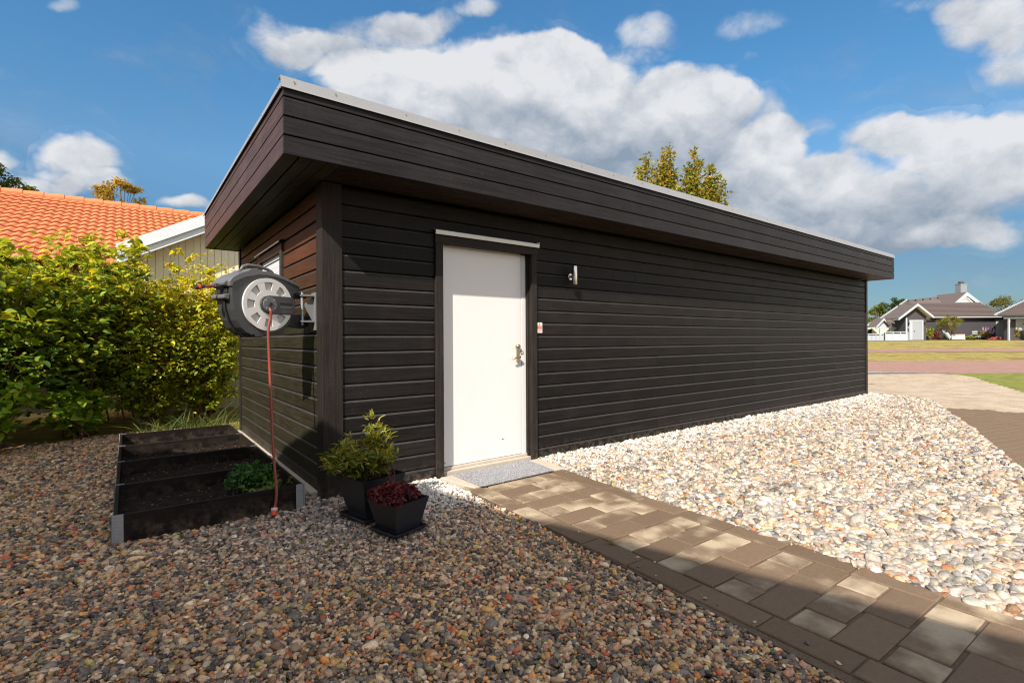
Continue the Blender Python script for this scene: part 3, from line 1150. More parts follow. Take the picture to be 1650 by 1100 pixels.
def run(x0, x1, z, k, splits):
    cuts = [x0] + [s for s in splits if x0 + 0.3 < s < x1 - 0.3] + [x1]
    for a, b_ in zip(cuts[:-1], cuts[1:]):
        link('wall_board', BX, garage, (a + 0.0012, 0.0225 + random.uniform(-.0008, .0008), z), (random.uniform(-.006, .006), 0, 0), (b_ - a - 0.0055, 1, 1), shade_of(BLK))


SPL = [(6.9,), (4.35, 9.1), (6.9, 11.0), (3.9, 8.3), (6.9,), (5.2, 10.2)]
for k in range(0, 19):
    z = Z0 + PITCH * k
    sp = SPL[k % 6]
    if z < 2.25:
        run(0.152, 1.012, z, k, ())
        run(2.243, L_ - 0.095, z, k, sp)
    else:
        run(0.152, L_ - 0.095, z, k, sp + (2.9,) if k % 2 else sp)

# left side wall: boards turn browner towards the top
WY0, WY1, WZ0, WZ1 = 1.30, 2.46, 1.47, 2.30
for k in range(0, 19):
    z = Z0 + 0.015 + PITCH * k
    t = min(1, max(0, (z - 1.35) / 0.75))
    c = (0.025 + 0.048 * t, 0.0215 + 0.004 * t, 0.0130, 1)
    spans = [(0.152, W_ - 0.1)]
    if WZ0 - 0.13 < z < WZ1:
        spans = [(0.152, WY0), (WY1, W_ - 0.1)]
    for a, b_ in spans:
        if b_ - a > 2.5 and k % 2:
            parts = [(a, a + 1.55), (a + 1.55, b_)]
        else:
            parts = [(a, b_)]
        for p, q in parts:
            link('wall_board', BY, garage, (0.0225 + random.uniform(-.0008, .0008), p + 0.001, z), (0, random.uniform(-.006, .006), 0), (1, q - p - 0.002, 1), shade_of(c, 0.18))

# corner posts
for (x0, x1, y0, y1, zt) in ((-0.012, 0.150, -0.014, 0.030, 2.585), (-0.0122, 0.030, 0.0302, 0.150, 2.585), (L_ - 0.095, L_ + 0.004, -0.014, 0.09, 2.585), (-0.012, 0.03, W_ - 0.1, W_ + 0.012, 2.585)):
    mb = MB()
    mb.box(x0, x1, y0, y1, -0.08, zt)
    o = mb.build('corner_post', M['wood_z'], garage, bevel=0.002)
    o.color = (0.022, 0.018, 0.0165, 1)
mb = MB()
mb.box(-0.066, 0.0, 0.16, W_ + 0.02, -0.2, 0.045)
mb.box(0.0, L_ - 0.02, 0.004, 0.035, -0.2, -0.012)
mb.build('foundation', M['concrete'], garage, bevel=0.006)

# roof: fascia boards, soffit boards, flashing
FX0, FX1, FY0, FY1 = -0.404, L_ + 0.155, -0.469, W_ + 0.162
for i, (z0, z1) in enumerate(((2.5855, 2.712), (2.722, 2.843), (2.853, 2.976), (2.986, 3.07))):
    cuts = ([FX0, 4.25, FX1], [FX0, 3.1, 9.7, FX1], [FX0, 5.6, 10.9, FX1], [FX0, 6.6, FX1])[i]
    for a, b_ in zip(cuts[:-1], cuts[1:]):
        mb = MB()
        mb.box(a + 0.001, b_ - 0.001, FY0, FY0 + 0.022, z0, z1)
        o = mb.build('fascia_board', M['wood_x'], garage, bevel=0.003)
        o.color = shade_of((0.0180, 0.0160, 0.0168, 1), 0.12)
    mb = MB()
    mb.box(FX0 + 0.0002, FX0 + 0.022, FY0 + 0.0225, FY1, z0, z1)
    o = mb.build('fascia_board', M['wood_y'], garage, bevel=0.003)
    o.color = (0.062, 0.037, 0.034, 1)
mb = MB()
mb.box(FX0 + 0.0225, FX0 + 0.03, FY0 + 0.023, FY1 - 0.02, 2.60, 3.06)
mb.box(FX0 + 0.03, FX1 - 0.001, FY0 + 0.0225, FY0 + 0.03, 2.60, 3.06)
mb.box(FX1 - 0.022, FX1, FY0 + 0.0225, FY1, 2.586, 3.07)
mb.box(FX0 + 0.0225, FX1 - 0.023, FY1 - 0.02, FY1, 2.586, 3.07)
o = mb.build('fascia_backing', M['wood_x'], garage)
o.color = (0.012, 0.011, 0.01, 1)
# soffit boards under the front overhang run lengthwise, under the side overhang front to back
sy = FY0 + 0.024
wd = 0.108
i = 0
while sy + wd < 0.02:
    mb = MB()
    mb.box(0.0, FX1 - 0.024, sy, sy + wd - 0.006, 2.592, 2.612)
    o = mb.build('soffit_board', M['wood_x'], garage, bevel=0.002)
    o.color = shade_of((0.030, 0.020, 0.015, 1), 0.1)
    sy += wd
sx = FX0 + 0.024
for i in range(4):
    g_ = 0.012 if i == 0 else 0.005
    mb = MB()
    mb.box(sx, sx + 0.095 - g_, FY0 + 0.024, FY1 - 0.022, 2.592, 2.612)
    o = mb.build('soffit_board', M['wood_y'], garage, bevel=0.002)
    o.color = (0.036, 0.034, 0.018, 1)
    sx += 0.0955
mb = MB()
mb.box(FX0 + 0.03, FX1 - 0.03, FY0 + 0.03, FY1 - 0.03, 2.614, 2.63)
mb.build('ceiling_panel', M['hole'], garage)
mb = MB()
mb.box(FX0 + 0.03, FX1 - 0.03, FY0 + 0.03, FY1 - 0.03, 3.04, 3.068)
mb.build('roof', M['ceramic_dark'], garage)
# flashing in two-metre lengths: sloping face, small turned-out lip
x = FX0 - 0.014
k = 0
while x < FX1 + 0.01:
    x1 = min(x + (0.62 if k == 0 else 2.0), FX1 + 0.016)
    e = 0.0012 * (k % 2)
    mb = MB()
    mb.prism([(FY0 - 0.018 - e, 3.034), (FY0 - 0.010 - e, 3.034), (FY0 - 0.006 - e, 3.050), (FY0 + 0.012 - e, 3.116), (FY0 + 0.09, 3.122), (FY0 + 0.09, 3.126), (FY0 + 0.008 - e, 3.121), (FY0 - 0.010 - e, 3.052)],
             lambda a, c, t: (t, a, c), x, x1 + (0.02 if x1 < FX1 else 0))
    mb.build('roof_flashing', M['flash'], garage)
    x = x1
    k += 1
y = FY0 + 0.013
k = 0
while y < FY1:
    y1 = min(y + (0.9 if k == 0 else 2.0), FY1 + 0.016)
    e = 0.0012 * (k % 2)
    mb = MB()
    mb.prism([(FX0 - 0.018 - e, 3.034), (FX0 - 0.010 - e, 3.034), (FX0 - 0.006 - e, 3.050), (FX0 + 0.012 - e, 3.116), (FX0 + 0.09, 3.122), (FX0 + 0.09, 3.126), (FX0 + 0.008 - e, 3.121), (FX0 - 0.010 - e, 3.052)],
             lambda a, c, t: (a, t, c), y, y1 + (0.02 if y1 < FY1 else 0))
    mb.build('roof_flashing', M['flash'], garage)
    y = y1
    k += 1
mb = MB()
mb.tube([(0, 0, 0), (0, -0.003, 0)], 0.012, 10)
mb.tube([(0, -0.003, 0), (0, -0.012, 0)], 0.0065, 6)
SC = mb.mesh('screw', M['steel'])
sxs = [-0.33, -0.045] + [0.509 + 0.49 * i for i in range(23)]
for x in sxs:
    if x < FX1:
        link('screw', SC, garage, (x, FY0 + 0.0035, 3.088), (R_(15), 0, 0))
for i in range(8):
    link('screw', SC, garage, (FX0 + 0.0035, FY0 + 0.15 + i * 0.52, 3.088), (R_(15), 0, R_(-90)))

# ------------------------------------------------------------------ door
door = bpy.data.objects.new('door', None)
col.objects.link(door)
door.parent = garage
door.location = (1.13, 0.075, 0)


def dpart(mb, name, mat, **kw):
    return mb.build(name, mat, door, **kw)


# all door pieces are given relative to the hinge side of the leaf
mb = MB()
mb.box(-0.032, 0.968, 0.0, 0.045, 0.082, 2.196)
leaf = dpart(mb, 'door_leaf', M['white_paint'], bevel=0.003)
mb = MB()
mb.box(0.972, 1.035, -0.004, 0.06, 0.078, 2.204)
mb.box(-0.062, -0.034, 0.006, 0.06, 0.078, 2.204)
mb.box(-0.034, 0.972, 0.008, 0.06, 2.198, 2.215)
dpart(mb, 'door_frame', M['white_paint'], bevel=0.002)
mb = MB()
mb.box(-0.06, 1.035, -0.022, 0.06, 0.052, 0.078)
mb.box(-0.11, 1.06, -0.07, 0.06, -0.05, 0.0518)
dpart(mb, 'threshold', M['concrete'], bevel=0.004)
# lock plate, thumb turn, lever handle
mb = MB()
mb.box(0.900, 0.936, -0.010, 0.0, 1.07, 1.235)
dpart(mb, 'lock_plate', M['brass'], bevel=0.004)
mb = MB()
mb.tube([(0.910, -0.008, 1.225), (0.905, -0.030, 1.228), (0.904, -0.046, 1.230)], [0.022, 0.025, 0.018], 14)
dpart(mb, 'lock_cylinder', M['brass'], smooth=True, bevel=0)
mb = MB()
mb.tube([(0.918, -0.008, 1.115), (0.918, -0.050, 1.115)], 0.011, 10)
mb.tube([(0.922, -0.048, 1.118), (0.895, -0.052, 1.115), (0.855, -0.052, 1.108), (0.815, -0.050, 1.094)], [0.010, 0.0105, 0.0095, 0.007], 10)
dpart(mb, 'handle', M['brass'], smooth=True)
mb = MB()
mb.tube([(0.918, -0.0005, 1.075), (0.918, -0.016, 1.075)], 0.020, 14)
dpart(mb, 'key_rosette', M['brass'], smooth=False)
mb = MB()
mb.box(0.952, 0.985, -0.014, 0.0, 1.150, 1.185)
dpart(mb, 'strike_guard', M['plastic_light'], bevel=0.003)
for hz in (0.42, 1.85):
    mb = MB()
    mb.tube([(-0.030, -0.006, hz), (-0.030, -0.006, hz + 0.09)], 0.007, 8)
    dpart(mb, 'hinge', M['steel'])
# scuff marks low on the leaf
for (sx_, sz_, w_, h_) in ((0.700, 0.262, 0.030, 0.010), (0.738, 0.266, 0.012, 0.004), (0.615, 0.272, 0.007, 0.005), (-0.005, 0.118, 0.045, 0.006)):
    mb = MB()
    mb.prism([(sx_, sz_), (sx_ + w_ * .6, sz_ - h_ * .4), (sx_ + w_, sz_ + h_ * .3), (sx_ + w_ * .5, sz_ + h_ * .8)], lambda a, c, t: (a, t, c), -0.0012, 0.001)
    dpart(mb, 'scuff_mark', M['rubber'])
# black trim round the opening
for nm, bx in (('door_trim', (1.014, 1.094, -0.024, 0.012, -0.03, 2.204)), ('door_trim', (2.166, 2.241, -0.024, 0.012, -0.03, 2.204)), ('door_trim', (1.010, 2.245, -0.027, 0.012, 2.2045, 2.290))):
    mb = MB()
    mb.box(*bx)
    o = mb.build(nm, M['wood_z'] if bx[1] - bx[0] < .2 else M['wood_x'], garage, bevel=0.003)
    o.color = (0.024, 0.020, 0.018, 1)
mb = MB()
mb.box(2.166, 2.19, 0.0125, 0.15, -0.03, 2.204)
mb.box(2.155, 2.166, 0.030, 0.0715, -0.03, 2.204)
mb.box(1.062, 1.094, 0.0125, 0.15, -0.03, 2.204)
mb.box(1.094, 2.166, 0.0125, 0.15, 2.2155, 2.30)
o = mb.build('door_reveal', M['wood_z'], garage, bevel=0.002)
o.color = (0.022, 0.018, 0.016, 1)
mb = MB()
mb.prism([(-0.056, 2.318), (-0.054, 2.280), (-0.051, 2.280), (-0.053, 2.319), (-0.003, 2.330), (-0.003, 2.334)][::-1], lambda a, c, t: (t, a, c), 1.000, 2.252)
mb.box(2.246, 2.252, -0.054, -0.003, 2.288, 2.338)
mb.build('drip_cap', M['cap'], garage)

# ------------------------------------------------------------------ window in the side wall
win = bpy.data.objects.new('window', None)
col.objects.link(win)
win.parent = garage
win.location = (0, WY0, WZ0)
ww, wh = WY1 - WY0, WZ1 - WZ0
for bx in ((-0.022, 0.02, 0.0, 0.085, -0.02, wh - 0.085), (-0.022, 0.02, ww - 0.085, ww, -0.02, wh - 0.085), (-0.024, 0.02, -0.004, ww + 0.004, wh - 0.0848, wh)):
    mb = MB()
    mb.box(*bx)
    o = mb.build('window_trim', M['wood_y'], win, bevel=0.002)
    o.color = (0.075, 0.04, 0.03, 1) if bx[0] < -0.023 else (0.04, 0.036, 0.033, 1)
mb = MB()
mb.box(0.015, 0.06, 0.085, 0.13, 0, wh - 0.085)
mb.box(0.015, 0.06, ww - 0.13, ww - 0.085, 0, wh - 0.085)
mb.box(0.015, 0.06, 0.13, ww - 0.13, wh - 0.13, wh - 0.0855)
mb.box(0.015, 0.06, 0.13, ww - 0.13, 0, 0.045)
mb.build('window_frame', M['white_trim'], win, bevel=0.002)
mb = MB()
mb.box(0.045, 0.050, 0.131, ww - 0.131, 0.046, wh - 0.131)
mb.build('pane', M['glass'], win)
for i in range(8):
    mb = MB()
    z = wh - 0.20 - i * 0.062
    mb.prism([(0.030, z), (0.036, z - 0.002), (0.026, z + 0.055), (0.022, z + 0.055)], lambda a, c, t: (a, t, c), 0.135, ww - 0.135)
    mb.build('blind_slat', M['white_trim'], win)
mb = MB()
mb.prism([(-0.055, wh + 0.006), (-0.052, wh - 0.008), (-0.050, wh - 0.007), (-0.052, wh + 0.008), (-0.002, wh + 0.030), (-0.002, wh + 0.034)], lambda a, c, t: (a, t, c), -0.03, ww + 0.04)
mb.build('drip_cap', M['cap'], win)

# ------------------------------------------------------------------ door mat
mat_o = MB()
mat_o.prism([(1.140, -0.098), (1.146, -0.575), (1.985, -0.560), (2.045, -0.092)][::-1], lambda a, c, t: (a, c, t), 0.0, 0.012)
mo = mat_o.build('door_mat', M['rug'], bevel=0.003)
mo.location = (0, 0, 0.040)
tag(mo, 'light grey carpet mat lying on the step in front of the white door', 'mat')
# the pale step slab under the mat
mb = MB()
mb.prism([(1.02, -0.075), (1.065, -0.40), (1.10, -0.530), (2.155, -0.530), (2.21, -0.20), (2.225, -0.075)][::-1], lambda a, c, t: (a, c, t), -0.05, 0.038)
mb.build('door_step', M['concrete'], bevel=0.006)['kind'] = 'structure'

# ------------------------------------------------------------------ wall lamp
lamp = thing('wall_lamp', 'stainless steel cylinder lamp on the black wall right of the white door', 'lamp', (2.75, 0.0, 2.02))
mb = MB()
mb.tube([(0, -0.078, -0.105), (0, -0.078, 0.105)], 0.030, 28)
o = mb.build('lamp_body', M['chrome'], lamp, smooth=True, bevel=0.002)
mb = MB()
mb.tube([(-0.002, 0.0, -0.01), (-0.002, -0.014, -0.01)], 0.036, 20)
mb.build('wall_plate', M['chrome'], lamp, bevel=0.002)
mb = MB()
mb.box(-0.016, 0.012, -0.052, -0.012, -0.028, 0.008)
mb.build('lamp_arm', M['chrome'], lamp, bevel=0.003)
mb = MB()
mb.tube([(0, -0.078, -0.1055), (0, -0.078, -0.101)], 0.026, 20)
mb.tube([(0, -0.078, 0.101), (0, -0.078, 0.1055)], 0.026, 20)
mb.build('lamp_lens', M['glass'], lamp)
for o in lamp.children:
    if o.name.startswith('lamp_body'):
        for p in o.data.polygons:
            p.use_smooth = len(p.vertices) < 8

# ------------------------------------------------------------------ alarm sign
sign = thing('alarm_sign', 'small white and red alarm notice fixed to the black wall beside the door trim', 'sign', (2.250, -0.003, 1.372))
mb = MB()
mb.box(0, 0.078, -0.003, 0, 0, 0.112)
mb.build('sign_plate', simple('sign_white', (0.68, 0.64, 0.60), 0.5, vary=.03), sign, bevel=0.001)
RED = simple('sign_red', (0.62, 0.03, 0.025), 0.5, vary=.05)
mb = MB()
mb.box(0.005, 0.072, -0.0038, -0.0031, 0.050, 0.076)
mb.build('red_panel', RED, sign)
mb = MB()
mb.box(0.005, 0.072, -0.0038, -0.0031, 0.032, 0.047)
mb.build('pink_panel', simple('sign_pink', (0.72, 0.30, 0.26), 0.5, vary=.2, scale=400), sign)


def text(name, s, size, loc, mat, parent, rot=(R_(90), 0, 0), ext=0.0003):
    cu = bpy.data.curves.new(name, 'FONT')
    cu.body = s
    cu.size = size
    cu.extrude = ext
    cu.align_x = 'CENTER'
    cu.align_y = 'CENTER'
    to = bpy.data.objects.new(name, cu)
    col.objects.link(to)
    bpy.context.view_layer.update()
    me = bpy.data.meshes.new_from_object(to)
    bpy.data.objects.remove(to)
    me.materials.clear()
    me.materials.append(mat)
    o = bpy.data.objects.new(name, me)
    col.objects.link(o)
    o.parent = parent
    o.location = loc
    o.rotation_euler = rot
    return o


text('lettering', 'LARM', 0.022, (0.0385, -0.0042, 0.063), M['white_trim'], sign)
text('lettering', 'LARM', 0.020, (0.0385, -0.0036, 0.018), RED, sign)
mb = MB()
mb.prism([(0.032, 0.088), (0.036, 0.086), (0.036, 0.082), (0.042, 0.082), (0.042, 0.086), (0.047, 0.090), (0.042, 0.095), (0.042, 0.103), (0.036, 0.103), (0.036, 0.095)], lambda a, c, t: (a, t, c), -0.0038, -0.0031)
mb.build('emblem', M['rubber'], sign)

# ------------------------------------------------------------------ hose reel
AR = R_(21)
reel = thing('hose_reel', 'grey wall mounted garden hose reel with pale round drum cover, hose hanging down', 'hose reel', (-0.03, 0.32, 0), 0)
eV = Vector((-math.cos(AR), -math.sin(AR), 0))
nV = Vector((math.sin(AR), -math.cos(AR), 0))


def rp(e, z, off):
    return eV * e + nV * off + Vector((0, 0, z))


OUT = [(0.700, 1.752), (0.706, 1.690), (0.700, 1.600), (0.690, 1.530), (0.668, 1.455), (0.635, 1.400), (0.595, 1.362), (0.560, 1.345), (0.530, 1.345), (0.525, 1.330), (0.462, 1.328), (0.452, 1.345), (0.380, 1.356), (0.320, 1.372), (0.265, 1.402),
       (0.228, 1.440), (0.205, 1.500), (0.198, 1.580), (0.200, 1.650), (0.193, 1.680), (0.138, 1.688), (0.140, 1.738), (0.200, 1.768), (0.262, 1.792), (0.336, 1.813), (0.400, 1.825), (0.476, 1.828), (0.560, 1.815), (0.640, 1.788)]


def slab(poly, off0, off1, name, mat, bevel=0.0, parent=reel, segs=2):
    mb = MB()
    mb.prism(poly, lambda a, c, t: rp(a, c, t), off0, off1)
    return mb.build(name, mat, parent, bevel=bevel, segs=segs)


slab(OUT, -0.125, 0.085, 'reel_housing', M['plastic_dark'], 0.022, segs=4)
# raised top cover in a lighter grey with stepped front
TOP = [(0.718, 1.700), (0.722, 1.735), (0.700, 1.765), (0.650, 1.800), (0.585, 1.826), (0.560, 1.846), (0.510, 1.850), (0.500, 1.836), (0.430, 1.838), (0.345, 1.825), (0.262, 1.802), (0.180, 1.770), (0.140, 1.745), (0.145, 1.735),
       (0.262, 1.775), (0.345, 1.797), (0.430, 1.806), (0.500, 1.803), (0.600, 1.775), (0.660, 1.745), (0.690, 1.728), (0.700, 1.700)]
slab(TOP, -0.135, 0.094, 'top_cover', M['plastic_mid'], 0.010, segs=3)
# front lip and slot where the hose leaves
slab([(0.70, 1.600), (0.745, 1.612), (0.745, 1.640), (0.70, 1.650)], -0.12, 0.06, 'hose_guide', M['plastic_mid'], 0.008)
slab([(0.695, 1.652), (0.712, 1.652), (0.712, 1.712), (0.695, 1.712)], -0.10, 0.045, 'slot', M['hole'])
slab([(0.700, 1.700), (0.742, 1.706), (0.748, 1.725), (0.715, 1.752), (0.690, 1.752)], -0.12, 0.06, 'visor', M['plastic_mid'], 0.006)
# seam strap round the outer end
mb = MB()
mb.tube([rp(0.712, 1.62, 0.0), rp(0.706, 1.54, 0.0), rp(0.680, 1.45, 0.0), rp(0.630, 1.375, 0.0), rp(0.57, 1.335, 0.0)], 0.008, 6)
mb.build('seam', M['hole'], reel)
# handle arch
mb = MB()
mb.tube([rp(0.585, 1.822, -0.015), rp(0.560, 1.868, -0.015), rp(0.520, 1.884, -0.015), rp(0.440, 1.884, -0.015), rp(0.360, 1.868, -0.015), rp(0.325, 1.850, -0.015), rp(0.285, 1.795, -0.015)], [0.012, 0.013, 0.013, 0.013, 0.013, 0.013, 0.012], 10)
mb.tube([rp(0.545, 1.872, -0.015), rp(0.520, 1.825, -0.015)], 0.010, 8)
mb.tube([rp(0.345, 1.860, -0.015), rp(0.360, 1.815, -0.015)], 0.010, 8)
mb.build('handle', M['plastic_mid'], reel, smooth=True)
# round drum cover: floor disc plus ring, spokes and hub
CE, CZ, RR = 0.426, 1.581, 0.203


def arcpts(r, a0, a1, n):
    return [(CE + r * math.cos(a0 + (a1 - a0) * i / n), CZ + r * math.sin(a0 + (a1 - a0) * i / n)) for i in range(n + 1)]


disc = slab(arcpts(RR, 0, 2 * math.pi, 56)[:-1], 0.080, 0.090, 'drum_cover', M['plastic_floor'], 0.002)


def ann(r0, r1, a0, a1, o0, o1, mb, n=8):
    P = arcpts(r1, a0, a1, n) + arcpts(r0, a0, a1, n)[::-1]
    b_ = len(mb.v)
    N_ = len(P)
    m_ = N_ // 2
    mb.v += [tuple(rp(a, c, o0)) for a, c in P] + [tuple(rp(a, c, o1)) for a, c in P]
    for i in range(m_ - 1):
        j = N_ - 1 - i
        mb.f.append((b_ + i, b_ + i + 1, b_ + j - 1, b_ + j))
        mb.f.append((b_ + N_ + i, b_ + N_ + j, b_ + N_ + j - 1, b_ + N_ + i + 1))
    for i in range(N_):
        j = (i + 1) % N_
        mb.f.append((b_ + i, b_ + N_ + i, b_ + N_ + j, b_ + j))


mb = MB()
for i in range(8):
    ann(0.173, RR, i * math.pi / 4, (i + 1) * math.pi / 4, 0.088, 0.104, mb)
    ann(0.055, 0.112, i * math.pi / 4, (i + 1) * math.pi / 4, 0.088, 0.104, mb)
o = mb.build('cover_ring', M['plastic_light'], disc, bevel=0.0)
for i in range(8):
    c0 = math.pi / 2 + (i + 0.5) * math.pi / 4
    mb = MB()
    ann(0.110, 0.175, c0 - R_(10.5), c0 + R_(10.5), 0.088, 0.1035, mb, 5)
    mb.build('cover_spoke', M['plastic_light'], disc)
# arm from the hub back to the wall side (dark) with two slots
ARM = [(0.500, CZ), (0.492, CZ + 0.035), (0.470, CZ + 0.058), (0.426, CZ + 0.070), (0.228, CZ + 0.068), (0.205, CZ + 0.040), (0.203, CZ - 0.045), (0.225, CZ - 0.072), (0.426, CZ - 0.072), (0.470, CZ - 0.058), (0.492, CZ - 0.035)]
slab(ARM, 0.088, 0.118, 'hub_arm', M['plastic_dark'], 0.006, segs=3)
slab([(0.345, CZ + 0.004), (0.235, CZ + 0.004), (0.235, CZ + 0.018), (0.345, CZ + 0.018)], 0.114, 0.1195, 'arm_slot', M['hole'], 0.0)
slab([(0.340, CZ - 0.022), (0.235, CZ - 0.022), (0.235, CZ - 0.014), (0.340, CZ - 0.014)], 0.114, 0.1205, 'arm_rib', M['plastic_mid'], 0.001)
hub = slab([(CE + 0.058 * math.cos(t * math.pi / 16), CZ + 0.058 * math.sin(t * math.pi / 16)) for t in range(32)], 0.112, 0.126, 'hub', M['plastic_mid'], 0.004)
slab([(CE + 0.020 * math.cos(t * math.pi / 10), CZ + 0.020 * math.sin(t * math.pi / 10)) for t in range(20)], 0.120, 0.133, 'hub_boss', M['plastic_dark'], 0.003, hub)
slab([(CE + 0.011 * math.cos(t * math.pi / 8), CZ + 0.011 * math.sin(t * math.pi / 8)) for t in range(16)], 0.130, 0.1335, 'hub_bore', M['hole'], 0, hub)
for a in (40, 130, 220, 320):
    q = (CE + 0.044 * math.cos(R_(a)), CZ + 0.044 * math.sin(R_(a)))
    slab([(q[0] + 0.005 * math.cos(t * math.pi / 4), q[1] + 0.005 * math.sin(t * math.pi / 4)) for t in range(8)], 0.124, 0.129, 'screw', M['steel'], 0, hub)
# hanging hose
W0 = Vector((-0.03, 0.32, 0))
mb = MB()
hp = [rp(0.430, CZ - 0.030, 0.118), rp(0.430, CZ - 0.052, 0.134), rp(0.429, CZ - 0.10, 0.130)] + [Vector(p) - W0 for p in ((-0.402, 0.040, 1.38), (-0.398, 0.030, 1.15), (-0.395, 0.005, 0.90), (-0.392, -0.030, 0.60), (-0.390, -0.085, 0.36), (-0.388, -0.135, 0.22), (-0.398, -0.160, 0.12), (-0.412, -0.176, 0.075))]


def smooth_path(P, n=5):
    Q = []
    for i in range(len(P) - 1):
        p0, p1, p2, p3 = P[max(i - 1, 0)], P[i], P[i + 1], P[min(i + 2, len(P) - 1)]
        for k in range(n):
            t = k / n
            Q.append(0.5 * ((2 * p1) + (p2 - p0) * t + (2 * p0 - 5 * p1 + 4 * p2 - p3) * t * t + (3 * p1 - p0 - 3 * p2 + p3) * t ** 3))
    Q.append(P[-1])
    return Q


hpts = smooth_path([Vector(p) for p in hp])
mb.tube(hpts, 0.0105, 10)
hose = mb.build('hose', M['hose'], reel, smooth=True)
mb = MB()
mb.tube([Vector((-0.411, -0.174, 0.082)) - W0, Vector((-0.414, -0.181, 0.058)) - W0], 0.022, 14)
mb.build('coupling_collar', M['plastic_light'], hose, smooth=False, bevel=0.002)
mb = MB()
mb.tube([Vector((-0.414, -0.181, 0.060)) - W0, Vector((-0.420, -0.200, 0.030)) - W0], [0.023, 0.019], 14)
mb.build('coupling', M['orange'], hose, bevel=0.002)
# short inlet stub with its coupling at the outer end
mb = MB()
mb.tube([rp(0.700, 1.700, -0.02), rp(0.760, 1.703, -0.02), rp(0.800, 1.698, -0.02), rp(0.862, 1.688, -0.02)], 0.010, 10)
stub = mb.build('inlet_hose', M['hose'], reel, smooth=True)
mb = MB()
mb.tube([rp(0.700, 1.700, -0.02), rp(0.770, 1.704, -0.02)], [0.026, 0.020], 12)
mb.tube([rp(0.838, 1.694, -0.02), rp(0.868, 1.688, -0.02)], [0.013, 0.017], 12)
mb.build('inlet_sleeve', M['plastic_dark'], reel, bevel=0.002)
mb = MB()
mb.tube([rp(0.868, 1.688, -0.02), rp(0.886, 1.685, -0.02)], 0.020, 12)
mb.build('inlet_ring', M['orange'], reel, bevel=0.002)
mb = MB()
mb.tube([rp(0.886, 1.685, -0.02), rp(0.906, 1.682, -0.02)], 0.018, 12)
mb.build('inlet_tip', M['plastic_dark'], reel, bevel=0.002)
M['bracket'] = simple('grey_metal_bracket', (0.17, 0.17, 0.175), 0.5, 0.2)
# wall bracket (plate flat on the wall, two arms, pivot pin)
mb = MB()
mb.box(0.008, 0.030, -0.165, -0.055, 1.385, 1.700)
br = mb.build('wall_bracket', M['bracket'], reel, bevel=0.004)
mb = MB()
mb.box(-0.100, 0.010, -0.160, -0.070, 1.665, 1.680)
mb.box(-0.100, 0.010, -0.160, -0.070, 1.452, 1.466)
mb.prism([(0.008, 1.452), (-0.07, 1.60), (0.008, 1.665)], lambda a, c, t: (a, t, c), -0.118, -0.112)
mb.build('bracket_arm', M['bracket'], br, bevel=0.002)
mb = MB()
mb.tube([(-0.080, -0.115, 1.43), (-0.080, -0.115, 1.70)], 0.012, 12)
mb.build('pivot_pin', M['steel'], br)
slab([(0.06, 1.40), (0.02, 1.43), (0.02, 1.50), (0.10, 1.52), (0.22, 1.50), (0.22, 1.42)], -0.03, 0.035, 'lower_arm', M['plastic_dark'], 0.008)
slab([(0.04, 1.655), (0.04, 1.69), (0.20, 1.70), (0.20, 1.64)], -0.03, 0.035, 'upper_arm', M['plastic_dark'], 0.006)
